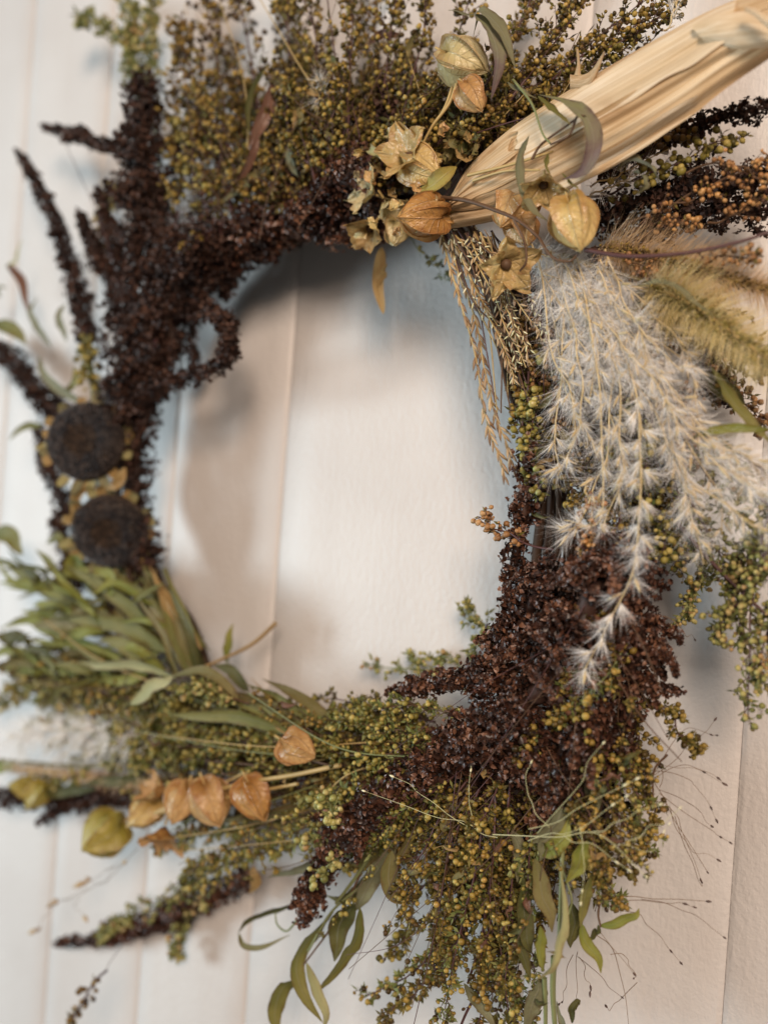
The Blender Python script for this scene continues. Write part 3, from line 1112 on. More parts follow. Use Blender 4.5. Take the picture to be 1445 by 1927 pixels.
# ------------------------------------------------ maroon amaranth, upper left
plume([(262, 600, 62), (262, 400, 66), (272, 260, 66), (270, 140, 60)], 56, 36, 1.0, 10, M_AMARD, 14, label='thick upright near-black amaranth spike')
plume([(330, 600, 58), (312, 470, 62), (285, 350, 58)], 52, 34, 0.8, 10, M_AMARD, 6)
plume([(240, 285, 44), (155, 258, 42), (80, 240, 40)], 19, 9, 1.0, 11, M_AMARD, 4, label='short dark amaranth spike pointing left')
plume([(165, 640, 48), (142, 530, 46), (112, 430, 44), (70, 345, 42), (32, 284, 40)], 24, 11, 1.0, 10, M_AMARD, 9, label='long thin dark amaranth spike leaning left')
plume([(225, 580, 48), (182, 470, 44), (148, 396, 42)], 24, 9, 1.0, 10, M_AMARD, 4)
plume([(235, 560, 48), (207, 440, 46), (184, 350, 44)], 22, 10, 1.0, 10, M_AMARD, 4)
plume([(720, 405, 58), (600, 410, 58), (500, 430, 58), (410, 470, 58)], 58, 52, 0.9, 10.8, M_AMAR, 8)
plume([(520, 430, 56), (420, 480, 56), (350, 550, 56), (290, 650, 56), (262, 730, 54)], 60, 62, 0.9, 10, M_AMARD, 10)
plume([(420, 420, 66), (350, 500, 66), (270, 590, 64), (205, 680, 58)], 62, 52, 0.9, 10, M_AMARD, 10)
plume([(700, 300, 82), (645, 335, 80), (595, 385, 74), (560, 430, 66)], 52, 40, 0.9, 10.8, M_AMAR, 8, label='reddish maroon amaranth tuft beside the pods')
plume([(390, 580, 72), (425, 605, 74), (434, 645, 74), (412, 688, 74), (340, 718, 70), (262, 748, 66)], 20, 24, 1.0, 10, M_AMARD, 4, label='amaranth spike curled into a loop')
plume([(275, 700, 60), (262, 800, 52), (255, 900, 46), (262, 1000, 44), (278, 1080, 40)], 38, 34, 0.7, 10, M_AMARD, 4)
plume([(300, 640, 66), (240, 720, 62), (200, 760, 58)], 48, 36, 0.8, 10, M_AMARD, 5)
plume([(175, 790, 30), (100, 770, 26), (45, 700, 24), (-15, 640, 22)], 28, 20, 0.8, 10, M_AMARD, 6)
plume([(140, 985, 26), (92, 890, 24), (72, 800, 22)], 22, 12, 0.8, 10, M_AMARD, 5)
plume([(160, 1090, 28), (118, 1020, 26), (105, 960, 24)], 22, 12, 0.8, 10, M_AMARD, 4)
plume([(250, 1150, 40), (190, 1100, 36), (120, 1060, 32)], 46, 20, 0.6, 10, M_AMARD, 4)
plume([(745, 330, 66), (735, 230, 66), (718, 150, 60)], 32, 14, 0.6, 10, M_AMARD, 8, shag=0.5)

# ------------------------------------------------ maroon amaranth, upper right
plume([(1130, 330, 52), (1230, 275, 54), (1330, 228, 56), (1460, 195, 58)], 24, 20, 0.9, 10, M_AMARD, 8, shag=0.5, label='dark amaranth spike below the corn husk')
plume([(1110, 420, 44), (1230, 372, 46), (1350, 345, 48), (1470, 330, 50)], 42, 42, 0.8, 10, M_AMARD, 10, shag=0.5)
plume([(1180, 440, 40), (1320, 400, 42), (1460, 385, 44)], 34, 34, 0.8, 10, M_AMARD, 6)

# ------------------------------------------------ maroon amaranth, right and lower right
plume([(985, 560, 46), (1000, 700, 50), (1005, 850, 54)], 26, 30, 0.6, 10, M_AMARD, 4)
plume([(1005, 850, 64), (995, 930, 66), (975, 1020, 66), (948, 1110, 64)], 34, 20, 1.0, 10.8, M_AMAR, 14, shag=0.55)
plume([(1140, 1010, 84), (1120, 1130, 90), (1080, 1230, 92), (1000, 1330, 92), (890, 1400, 88)], 88, 62, 1.0, 10.8, M_AMAR, 26, label='broad maroon amaranth plume in front')
plume([(1060, 1060, 78), (1010, 1150, 80), (950, 1230, 80), (900, 1300, 80)], 52, 50, 1.0, 10.8, M_AMAR, 14)
plume([(1190, 1040, 72), (1195, 1150, 74), (1195, 1260, 76), (1180, 1360, 76), (1150, 1450, 74)], 52, 34, 1.0, 10.8, M_AMAR, 18)
plume([(980, 1230, 74), (900, 1275, 74), (820, 1288, 72), (728, 1304, 68)], 44, 16, 1.0, 10.8, M_AMAR, 10)
plume([(960, 1350, 88), (830, 1430, 88), (720, 1500, 86), (640, 1580, 84), (592, 1670, 80), (568, 1738, 78)], 64, 20, 1.0, 10.8, M_AMAR, 20, label='long maroon amaranth spike hanging down to the left')
plume([(1100, 1330, 90), (1075, 1420, 90), (1040, 1500, 90), (1002, 1580, 88)], 62, 13, 1.0, 10.8, M_AMAR, 16)
plume([(1200, 1280, 68), (1245, 1298, 66), (1292, 1302, 64)], 18, 8, 0.9, 10.8, M_AMAR, 4)
plume([(1220, 1160, 66), (1255, 1185, 64), (1285, 1200, 62)], 16, 8, 0.9, 10.8, M_AMAR, 4)
plume([(900, 1380, 84), (980, 1430, 86), (1060, 1440, 86)], 54, 44, 0.9, 10.8, M_AMAR, 10)
plume([(1000, 1070, 76), (960, 1160, 76), (930, 1230, 74)], 30, 34, 1.0, 10.8, M_AMAR, 12, shag=0.5)

# ------------------------------------------------ blurred amaranth, lower left
plume([(470, 1650, 16), (340, 1715, 16), (220, 1762, 14), (105, 1776, 12)], 26, 9, 0.9, 10.8, M_AMAR, 10, label='thin amaranth spike against the wall at lower left')
plume([(400, 1480, 30), (250, 1495, 30), (100, 1500, 28), (-20, 1500, 26)], 24, 20, 0.8, 10, M_AMARD, 6)
plume([(200, 1490, 28), (130, 1515, 26), (70, 1550, 24)], 18, 8, 0.8, 10, M_AMARD, 3)
plume([(390, 1700, 16), (300, 1740, 14), (190, 1740, 12)], 20, 9, 0.8, 10.8, M_AMAR, 6)

# ------------------------------------------------ golden seed sprigs along the top
TOP = [
    ([(440, 420, 66), (395, 260, 62), (350, 110, 56), (335, 60, 54)], M_BROWN, 70, 26),
    ([(470, 420, 64), (430, 230, 56), (405, 60, 48), (400, 10, 46)], M_BROWN, 70, 24),
    ([(520, 400, 62), (490, 200, 52), (455, 20, 44), (448, -40, 42)], M_BROWN, 75, 24),
    ([(545, 400, 66), (545, 220, 64), (540, 60, 58), (545, -30, 56)], M_GOLD, 75, 26),
    ([(600, 390, 70), (595, 230, 70), (590, 80, 64), (585, -40, 60)], M_GOLD, 78, 28),
    ([(640, 380, 72), (650, 240, 74), (660, 90, 70), (665, -40, 66)], M_GOLD, 78, 28),
    ([(680, 360, 70), (705, 220, 68), (740, 60, 60), (755, -40, 56)], M_GOLD, 75, 26),
    ([(710, 350, 66), (760, 210, 62), (800, 60, 56), (820, -40, 52)], M_GOLD, 72, 24),
    ([(740, 330, 60), (820, 200, 56), (870, 60, 50), (900, -40, 46)], M_GOLD, 70, 20),
    ([(770, 330, 74), (850, 240, 76), (920, 150, 70), (985, 20, 62), (1000, -40, 60)], M_GOLD, 72, 26),
    ([(800, 320, 66), (920, 210, 62), (1030, 90, 56), (1110, -40, 50)], M_GOLD, 72, 26),
    ([(830, 310, 56), (980, 190, 50), (1120, 80, 46), (1240, -30, 42)], M_GOLD, 70, 24),
    ([(860, 300, 50), (1020, 180, 44), (1170, 70, 40), (1300, -20, 36)], M_BROWN, 66, 22),
    ([(880, 280, 54), (1010, 210, 52), (1100, 140, 48), (1170, 90, 44)], M_OLIVE, 60, 20),
    ([(700, 330, 78), (740, 270, 80), (790, 200, 80), (830, 150, 76)], M_GOLD, 60, 20),
    ([(600, 350, 76), (560, 280, 78), (540, 200, 76), (520, 130, 72)], M_GOLD, 62, 20),
    ([(640, 360, 78), (620, 280, 82), (625, 200, 82), (640, 140, 78)], M_GOLD, 60, 20),
    ([(420, 440, 70), (385, 380, 70), (360, 300, 66), (340, 220, 62)], M_OLIVE, 52, 18),
    ([(470, 400, 70), (450, 330, 70), (420, 250, 66), (400, 170, 62)], M_GOLD, 56, 18),
    ([(700, 360, 50), (620, 200, 36), (560, 80, 28), (520, -20, 24)], M_BROWN, 75, 24),
    ([(700, 360, 40), (700, 200, 30), (690, 80, 26), (690, -40, 22)], M_BROWN, 80, 26),
    ([(780, 340, 40), (850, 230, 32), (930, 120, 28), (1010, -20, 24)], M_BROWN, 80, 26),
    ([(880, 330, 40), (1000, 250, 34), (1120, 180, 32), (1250, 60, 30)], M_BROWN, 60, 18),
    ([(560, 420, 50), (500, 300, 40), (470, 200, 34), (430, 120, 30)], M_BROWN, 80, 24),
    ([(790, 320, 80), (830, 270, 84), (880, 240, 84), (930, 210, 82)], M_GOLD, 52, 16),
    ([(760, 330, 84), (735, 290, 86), (720, 240, 84)], M_GOLD, 44, 10),
    ([(960, 200, 60), (1010, 120, 58), (1050, 60, 54), (1080, -30, 50)], M_GOLD, 64, 20),
    ([(1000, 190, 52), (1090, 110, 50), (1190, 60, 46), (1290, 10, 42)], M_GOLD, 56, 18),
]
for k, (pts, mt, br, nb) in enumerate(TOP):
    sprig(pts, br * 1.1, int(nb * 1.35), 4.6, mt, 1.1, M_FLUFF, M_STEMP, 0.08, (4, 8), solo=(k in (9, 10, 14, 24)))
# greener, finer fronds at the top left corner
for pts, br, nb in [([(300, 330, 44), (275, 200, 42), (250, 90, 40), (225, -20, 38)], 50, 24), ([(290, 180, 42), (235, 90, 40), (180, 35, 38), (150, 42, 37)], 32, 20),
                    ([(310, 230, 40), (285, 110, 38), (290, 0, 36)], 42, 22), ([(265, 190, 40), (245, 110, 38), (255, 20, 36)], 40, 20)]:
    sprig(pts, br, nb, 4.4, M_GREEN, 1.5, M_FLUFFG, M_GSTEM, 0.3, (4, 7), label='fine green seed frond at the top left corner', lo=True)
for pts in ([(335, 330, 52), (330, 200, 50), (345, 70, 48)], [(380, 330, 60), (372, 240, 58), (385, 120, 54)], [(330, 420, 62), (345, 340, 62), (330, 250, 58)]):
    sprig(pts, 50, 22, 5.2, M_GOLD, 0.4, M_FLUFF, M_STEMP, 0.1, (4, 8), lo=True)
sprig([(395, 430, 74), (372, 450, 74), (362, 490, 72)], 26, 7, 6, M_GOLD, 0.2)
sprig([(200, 520, 30), (190, 420, 28), (215, 345, 26)], 36, 14, 4.6, M_GREEN, 0.8, M_FLUFFG, M_GSTEM, 0.2, lo=True)
sprig([(175, 770, 60), (168, 700, 60), (160, 645, 56)], 30, 12, 6.5, M_OLIVE, 0.5, M_FLUFFG, M_GSTEM, 0.2, lo=True)

# ------------------------------------------------ seed sprigs at the upper right
sprig([(1100, 380, 60), (1190, 340, 62), (1290, 295, 62), (1400, 250, 60)], 52, 22, 6.6, M_OLIVE, 0.4, per=(3, 6))
sprig([(1180, 330, 60), (1230, 285, 60), (1290, 250, 60)], 38, 12, 6.6, M_BROWN, 0.3, per=(3, 6))
for pts in ([(1150, 440, 66), (1220, 400, 70), (1290, 372, 70), (1350, 365, 68)], [(1250, 400, 64), (1330, 345, 66), (1400, 320, 66), (1460, 290, 64)],
            [(1330, 420, 62), (1390, 400, 64), (1440, 360, 64)], [(1200, 450, 66), (1260, 420, 68), (1310, 425, 68)],
            [(1290, 330, 66), (1370, 312, 66), (1450, 340, 66)]):
    sprig(pts, 44, 9, 4.8, M_ORANGE, 0.15, M_FLUFF, M_STEM, 0.25, (3, 6), solo=True, label='loose orange millet sprig')

# ------------------------------------------------ seed sprigs down the right side
sprig([(1000, 560, 66), (985, 640, 66), (975, 720, 66), (968, 800, 64)], 40, 20, 5.2, M_BROWN, 0.6, M_FLUFF)
sprig([(1030, 600, 64), (1010, 720, 66), (1000, 840, 68), (1010, 930, 68)], 44, 26, 6.2, M_OLIVE, 0.5, M_FLUFFG, solo=True)
sprig([(1000, 700, 70), (985, 780, 70), (990, 860, 70)], 32, 14, 6.2, M_OLIVE, 0.4, M_FLUFFG)
sprig([(1050, 560, 60), (1040, 680, 64), (1050, 790, 66)], 44, 22, 5.2, M_ORANGE, 0.3)
sprig([(1060, 700, 62), (1050, 820, 64), (1080, 950, 66)], 48, 24, 5.4, M_GOLD, 0.5)
sprig([(1105, 900, 92), (1110, 970, 94), (1105, 1035, 94)], 44, 14, 5.6, M_ORANGE, 0.1, M_FLUFF, M_STRAW, 0.2, (4, 7), solo=True, label='orange millet sprig over the maroon plume')
sprig([(1040, 1040, 82), (985, 1020, 80), (930, 990, 78), (893, 968, 76)], 32, 12, 5.4, M_ORANGE, 0.1, M_FLUFF, M_STEMP, 0.35, (4, 7), label='orange millet tip reaching over the bare wall')
sprig([(1120, 1040, 92), (1110, 1070, 92), (1108, 1105, 92)], 18, 5, 5.4, M_ORANGE, 0.0, M_FLUFF, M_STRAW, 0.4, (2, 4))
sprig([(1230, 760, 74), (1215, 850, 78), (1235, 950, 78), (1250, 1040, 74)], 46, 26, 6.0, M_OLIVE, 0.6, M_FLUFFG)
sprig([(1300, 680, 60), (1290, 780, 62), (1300, 880, 62)], 46, 20, 5.6, M_ORANGE, 0.3)
sprig([(1260, 850, 56), (1270, 960, 58), (1280, 1080, 56)], 46, 24, 5.6, M_GOLD, 0.9, M_FLUFFG)
sprig([(1190, 700, 56), (1180, 820, 60), (1180, 940, 62)], 56, 24, 5.6, M_GOLD, 0.7, M_FLUFFG)
sprig([(1120, 620, 50), (1110, 760, 56), (1120, 900, 60)], 56, 24, 5.2, M_BROWN, 0.7, M_FLUFF)
sprig([(1300, 560, 40), (1340, 680, 42), (1390, 760, 44), (1440, 800, 44)], 48, 20, 5.0, M_ORANGE, 0.3)
for pts in ([(1480, 900, 70), (1440, 1020, 72), (1415, 1150, 70), (1408, 1260, 66), (1412, 1360, 62)], [(1490, 980, 74), (1430, 1060, 76), (1375, 1140, 74), (1350, 1200, 70)],
            [(1500, 1000, 70), (1455, 1120, 70), (1435, 1230, 66), (1440, 1300, 64)], [(1480, 940, 66), (1410, 1020, 66), (1370, 1090, 64)], [(1490, 960, 60), (1440, 1040, 62), (1400, 1120, 60), (1390, 1230, 56)], [(1500, 1040, 66), (1460, 1150, 66), (1450, 1220, 64)]):
    sprig(pts, 58, 26, 5.3, M_GREEN, 1.0, M_FLUFFG, M_STEMP, 0.1, (4, 7), solo=True, label='green gold seed sprig hanging at the right edge')
sprig([(1290, 1050, 50), (1300, 1110, 48), (1285, 1170, 46)], 40, 14, 5.0, M_GREEN, 0.9, M_FLUFFG, M_GSTEM, lo=True)

for pts in ([(1230, 760, 60), (1320, 880, 66), (1390, 980, 66), (1430, 1080, 64)], [(1240, 840, 58), (1310, 960, 62), (1360, 1050, 62), (1380, 1140, 60)], [(1300, 780, 60), (1390, 880, 64), (1450, 980, 64)],
            [(1260, 900, 54), (1300, 1000, 56), (1320, 1080, 54)]):
    sprig(pts, 56, 26, 4.9, M_GREEN, 1.4, M_FLUFFG, M_STEMP, 0.2, (3, 6))
stem([(1180, 720, 56), (1320, 810, 62), (1480, 912, 68)], 3.2, M_STEMP)
stem([(1200, 760, 56), (1340, 870, 64), (1490, 985, 70)], 3.2, M_STEMP)
stem([(1270, 980, 60), (1350, 1070, 66), (1460, 1175, 68)], 4.5, M_STEMP)
# ------------------------------------------------ gold seeds showing through the maroon plumes
for pts, br, nb in [([(1150, 1140, 92), (1120, 1155, 94), (1085, 1160, 95)], 20, 7), ([(1170, 1170, 84), (1160, 1215, 86), (1170, 1235, 86)], 24, 6),
                    ([(1180, 1230, 88), (1130, 1290, 96), (1080, 1330, 98), (1050, 1360, 98)], 52, 20), ([(1130, 1240, 92), (1080, 1270, 98), (1045, 1300, 98)], 34, 12),
                    ([(1060, 1330, 94), (1010, 1380, 96), (980, 1420, 96)], 36, 12), ([(1100, 1380, 90), (1110, 1420, 92), (1120, 1470, 92)], 40, 12)]:
    sprig(pts, br, nb, 6.6, M_GOLD, 0.9, M_FLUFFG, M_GSTEM, 0.1, (3, 5))

# ------------------------------------------------ seed sprigs of the bottom
BOT = [
    ([(870, 1450, 82), (790, 1500, 86), (730, 1550, 86), (700, 1590, 82)], M_OLIVE, 58, 22),
    ([(880, 1460, 80), (820, 1560, 86), (780, 1640, 84), (765, 1700, 80)], M_GOLD, 60, 24),
    ([(900, 1480, 82), (860, 1580, 88), (830, 1680, 86), (810, 1780, 80)], M_GOLD, 62, 26),
    ([(910, 1500, 80), (890, 1640, 88), (860, 1780, 84), (830, 1930, 76)], M_GOLD, 62, 28),
    ([(930, 1480, 82), (925, 1600, 90), (920, 1740, 88), (900, 1850, 82)], M_GOLD, 60, 26),
    ([(950, 1480, 78), (960, 1620, 84), (960, 1760, 82), (965, 1930, 76)], M_OLIVE, 62, 28),
    ([(900, 1640, 74), (850, 1740, 72), (780, 1830, 68), (680, 1880, 62)], M_GOLD, 50, 22),
    ([(880, 1740, 74), (830, 1810, 70), (770, 1870, 66), (720, 1930, 62)], M_GOLD, 50, 22),
    ([(920, 1760, 78), (920, 1840, 76), (890, 1950, 72)], M_BROWN, 52, 18),
    ([(940, 1780, 80), (960, 1860, 78), (1000, 1940, 74)], M_GOLD, 52, 22),
    ([(850, 1600, 66), (790, 1680, 64), (755, 1760, 60), (735, 1800, 56)], M_OLIVE, 44, 16),
    ([(1120, 1420, 80), (1150, 1490, 84), (1175, 1570, 82), (1180, 1640, 78)], M_GOLD, 62, 28),
    ([(1140, 1400, 76), (1185, 1470, 78), (1205, 1540, 76), (1215, 1600, 72)], M_GOLD, 56, 26),
    ([(1080, 1440, 84), (1100, 1520, 90), (1120, 1590, 88), (1130, 1660, 82)], M_GOLD, 58, 26),
    ([(1160, 1380, 72), (1200, 1430, 72), (1220, 1490, 70), (1228, 1550, 68)], M_GOLD, 48, 20),
    ([(1060, 1460, 74), (1090, 1570, 78), (1140, 1660, 76), (1160, 1690, 72)], M_BROWN, 58, 24),
    ([(1180, 1260, 66), (1230, 1320, 68), (1275, 1370, 66), (1312, 1412, 62)], M_GOLD, 40, 22),
    ([(1170, 1300, 66), (1200, 1380, 68), (1215, 1450, 66)], M_GOLD, 44, 18),
    ([(800, 1500, 70), (740, 1550, 70), (690, 1600, 66), (650, 1640, 62)], M_OLIVE, 44, 16),
    ([(1000, 1450, 72), (1010, 1600, 72), (1030, 1740, 68)], M_BROWN, 50, 22),
    ([(960, 1440, 88), (905, 1540, 96), (870, 1620, 96)], M_GOLD, 46, 18),
    ([(1000, 1540, 86), (990, 1640, 88), (985, 1740, 86), (1000, 1840, 80)], M_OLIVE, 44, 24),
    ([(870, 1560, 60), (860, 1700, 56), (830, 1830, 50)], M_BROWN, 60, 22),
    ([(970, 1600, 60), (950, 1760, 56), (940, 1900, 50)], M_BROWN, 60, 24),
]
for k, (pts, mt, br, nb) in enumerate(BOT):
    sprig(pts, br * 1.05, int(nb * 0.95), 5.2, mt, 2.2, M_FLUFF if k % 3 else M_FLUFFG, M_STEMP, 0.08, (4, 7), solo=(k in (2, 4, 6, 11, 12, 13)))
for pts, br in [([(905, 1860, 74), (880, 1900, 72), (855, 1960, 70)], 40), ([(915, 1700, 82), (905, 1770, 80), (880, 1850, 78)], 34)]:
    stem(pts, 3.2, M_STEMP, name='stem')
# pale yellow-green sprig beside the hanging spike
sprig([(650, 1560, 88), (620, 1520, 92), (598, 1500, 94)], 34, 12, 6.8, M_GREEN, 0.6, M_FLUFFG, M_GSTEM, 0.1, (3, 5), solo=True, label='pale yellow green seed cluster beside the hanging amaranth spike')
sprig([(640, 1600, 84), (610, 1580, 86), (560, 1590, 86)], 26, 8, 6.4, M_GREEN, 0.5, M_FLUFFG, M_GSTEM, 0.1, (3, 5))
sprig([(650, 1610, 86), (615, 1630, 90), (590, 1660, 92)], 22, 6, 6.4, M_GREEN, 0.3, M_FLUFFG, M_GSTEM, 0.2, (3, 5))

# middle and left of the bottom
MID = [
    ([(860, 1400, 76), (760, 1380, 78), (680, 1360, 74), (610, 1350, 68)], M_OLIVE, 54, 26),
    ([(840, 1420, 80), (740, 1420, 82), (650, 1420, 78), (570, 1400, 70)], M_OLIVE, 56, 26),
    ([(820, 1440, 80), (730, 1470, 82), (650, 1490, 78), (575, 1500, 70)], M_OLIVE, 52, 24),
    ([(900, 1350, 70), (800, 1330, 70), (720, 1330, 68), (660, 1320, 62)], M_OLIVE, 44, 22),
    ([(620, 1440, 66), (510, 1420, 64), (400, 1410, 60), (290, 1390, 54), (200, 1370, 50)], M_OLIVE, 52, 30),
    ([(600, 1420, 62), (480, 1390, 60), (350, 1370, 56), (230, 1360, 50)], M_OLIVE, 50, 28),
    ([(600, 1460, 64), (460, 1440, 60), (320, 1430, 54), (200, 1440, 48)], M_OLIVE, 46, 26),
    ([(560, 1400, 60), (420, 1330, 54), (260, 1300, 48), (120, 1290, 42), (20, 1250, 38)], M_OLIVE, 50, 30),
    ([(480, 1400, 52), (320, 1370, 46), (160, 1330, 40), (0, 1280, 34)], M_GREEN, 46, 26),
    ([(470, 1330, 72), (400, 1300, 72), (340, 1300, 70)], M_GREEN, 40, 16),
    ([(440, 1310, 70), (390, 1290, 72), (350, 1310, 70)], M_OLIVE, 36, 12),
    ([(700, 1500, 70), (580, 1560, 64), (460, 1600, 56), (340, 1640, 48)], M_OLIVE, 46, 28),
    ([(680, 1540, 64), (560, 1590, 58), (440, 1620, 50), (330, 1680, 44)], M_OLIVE, 44, 26),
    ([(640, 1520, 56), (500, 1560, 48), (380, 1570, 42), (300, 1600, 38)], M_GREEN, 44, 24),
    ([(420, 1600, 30), (330, 1680, 24), (240, 1730, 20), (190, 1760, 18)], M_GREEN, 40, 22),
    ([(430, 1640, 24), (350, 1730, 18), (330, 1810, 16)], M_GREEN, 34, 16),
    ([(200, 1460, 40), (110, 1460, 36), (40, 1470, 32)], M_OLIVE, 30, 14),
    ([(320, 1350, 46), (180, 1310, 40), (60, 1300, 34), (-20, 1330, 30)], M_GREEN, 46, 26),
    ([(300, 1300, 46), (150, 1250, 40), (20, 1230, 34)], M_GREEN, 40, 22),
]
for k, (pts, mt, br, nb) in enumerate(MID):
    sprig(pts, br, int(nb * 1.15), 5.0, mt, 1.6, M_FLUFFG, M_STEM, 0.1, (4, 7), lo=(k > 4))
for pts in ([(880, 1300, 24), (800, 1260, 20), (690, 1250, 16)], [(900, 1290, 22), (840, 1240, 18), (770, 1235, 14)], [(930, 1200, 24), (900, 1170, 20), (880, 1140, 16)],
            [(950, 1170, 30), (920, 1190, 28), (890, 1230, 26)]):
    sprig(pts, 34, 14, 4.2, M_GREEN, 0.8, M_FLUFFG, M_GSTEM, 0.25, (3, 5), lo=True)
for pts in ([(760, 440, 40), (800, 480, 34), (830, 510, 30)], [(840, 460, 34), (860, 490, 28), (840, 530, 18)]):
    sprig(pts, 24, 7, 3.0, M_OLIVE, 0.4, M_FLUFFG, M_GSTEM, 0.3, (2, 4), stem_px=1.4, lo=True)
sprig([(200, 1826, 70), (172, 1868, 70), (150, 1905, 70), (138, 1922, 70)], 22, 12, 5.2, M_BROWN, 0.3, M_FLUFF, M_STEMP, 0.05, (2, 4), label='lone sprig tip at the lower left corner')
stem([(420, 1590, 60), (300, 1690, 66), (215, 1800, 70), (200, 1826, 70)], 0.7, M_STEMP, name='stem')


# ------------------------------------------------ dense undergrowth of the wreath, close to the ring
def undergrowth(bases, tips, n, mats, d0, d1, br, nb, bpx, fl=1.4, fm=None):
    B0 = smooth(np.array([(x, y, 0) for x, y in bases], float), 60)
    B1 = smooth(np.array([(x, y, 0) for x, y in tips], float), 60)
    for k in range(n):
        u = (k + rng.uniform(0, 1)) / n
        i = int(u * 59)
        j = int(np.clip(i + rng.normal(0, 4), 0, 59))
        f = rng.uniform(0.65, 1.05)
        p0, p1 = B0[i, :2], B0[i, :2] + (B1[j, :2] - B0[i, :2]) * f
        m = (p0 + p1) / 2 + rng.normal(0, 14, 2)
        da, db = rng.uniform(*d0), rng.uniform(*d1)
        sprig([(p0[0], p0[1], da), (m[0], m[1], (da + db) / 2 + rng.uniform(0, 10)), (p1[0], p1[1], db)], br * rng.uniform(.8, 1.2), nb, bpx,
              mats[k % len(mats)], fl, fm or (M_FLUFF if k % 2 else M_DFLUFF), M_STEMP, 0.05, (3, 6), lo=True)


undergrowth([(440, 430), (600, 400), (750, 360), (900, 330)], [(340, 160), (560, 80), (780, 90), (980, 150)], 38, [M_BROWN, M_GOLD, M_OLIVE], (30, 56), (26, 50), 70, 20, 4.5, 1.8)
undergrowth([(500, 420), (650, 390), (800, 340)], [(430, 250), (640, 190), (900, 190)], 20, [M_BROWN, M_GOLD], (50, 70), (50, 74), 60, 18, 5.0)
undergrowth([(820, 330), (900, 300), (1000, 270)], [(930, 190), (1010, 170), (1090, 160)], 8, [M_BROWN, M_GOLD], (40, 56), (36, 56), 56, 16, 5.0)
undergrowth([(980, 560), (1060, 560), (1150, 560), (1230, 560)], [(985, 800), (1080, 900), (1190, 960), (1290, 900)], 20, [M_BROWN, M_GOLD, M_OLIVE, M_ORANGE], (36, 60), (40, 66), 60, 20, 5.0)
undergrowth([(1080, 800), (1160, 820), (1240, 800)], [(1100, 1040), (1190, 1060), (1260, 1060)], 12, [M_OLIVE, M_GOLD, M_BROWN], (40, 60), (46, 66), 54, 18, 5.2)
undergrowth([(1240, 500), (1290, 540), (1330, 600)], [(1330, 760), (1400, 740), (1470, 700)], 9, [M_ORANGE, M_BROWN, M_GOLD], (30, 50), (30, 56), 56, 16, 5.0)
undergrowth([(820, 1430), (900, 1440), (1000, 1430), (1120, 1400)], [(700, 1620), (850, 1780), (980, 1800), (1160, 1640)], 26, [M_GOLD, M_BROWN, M_OLIVE], (46, 70), (50, 76), 62, 16, 4.8, 2.4)
undergrowth([(880, 1580), (930, 1600), (980, 1600)], [(800, 1840), (900, 1900), (990, 1900)], 10, [M_GOLD, M_BROWN], (50, 64), (50, 70), 56, 12, 4.8, 2.4)
undergrowth([(640, 1360), (640, 1420), (650, 1480)], [(260, 1300), (200, 1390), (300, 1600)], 24, [M_OLIVE, M_BROWN, M_OLIVE], (34, 54), (26, 46), 52, 14, 4.6, 2.6)
undergrowth([(300, 1270), (330, 1340)], [(20, 1230), (40, 1330)], 10, [M_GREEN, M_OLIVE], (34, 48), (26, 40), 46, 18, 5.0)
undergrowth([(820, 1360), (820, 1420), (800, 1470)], [(600, 1320), (560, 1400), (600, 1520)], 16, [M_OLIVE, M_GOLD, M_BROWN], (44, 66), (44, 66), 48, 14, 4.8, 2.2)
undergrowth([(380, 1330), (400, 1380), (380, 1430)], [(30, 1270), (60, 1350), (130, 1420)], 14, [M_OLIVE, M_GREEN], (36, 50), (28, 42), 48, 16, 4.8, 2.4, M_FLUFFG)
plume([(1000, 520, 44), (1060, 640, 46), (1100, 780, 48), (1130, 950, 50)], 44, 50, 0.7, 10, M_AMARD, 8)
plume([(1080, 520, 40), (1170, 640, 40), (1210, 780, 44), (1220, 960, 48)], 40, 44, 0.7, 10, M_AMARD, 8)
plume([(1130, 470, 40), (1230, 540, 40), (1300, 640, 40), (1370, 760, 40)], 38, 30, 0.7, 10, M_AMARD, 8)
plume([(620, 360, 50), (560, 300, 46), (530, 230, 42)], 52, 30, 0.7, 10, M_AMARD, 6)
plume([(760, 340, 50), (720, 270, 46), (700, 200, 42)], 52, 30, 0.7, 10, M_AMARD, 6)
plume([(880, 330, 46), (930, 270, 44), (1000, 220, 42)], 40, 26, 0.7, 10, M_AMARD, 6)
plume([(880, 1430, 56), (890, 1560, 56), (880, 1700, 54)], 52, 34, 0.7, 10, M_AMARD, 6)
plume([(980, 1430, 60), (1000, 1540, 60), (1010, 1640, 56)], 52, 34, 0.7, 10, M_AMARD, 6)
plume([(1100, 1420, 56), (1120, 1520, 56), (1130, 1600, 54)], 48, 34, 0.7, 10, M_AMARD, 6)
plume([(640, 1430, 40), (520, 1430, 38), (400, 1420, 36)], 50, 40, 0.6, 10, M_AMARD, 6)
# ------------------------------------------------ corn husk
HU = [(846, 372), (884, 312), (960, 242), (1050, 182), (1150, 122), (1250, 66), (1330, 22), (1420, -12), (1530, -50)]
HL = [(842, 404), (900, 412), (990, 392), (1090, 346), (1190, 292), (1290, 226), (1370, 165), (1450, 108), (1540, 50)]


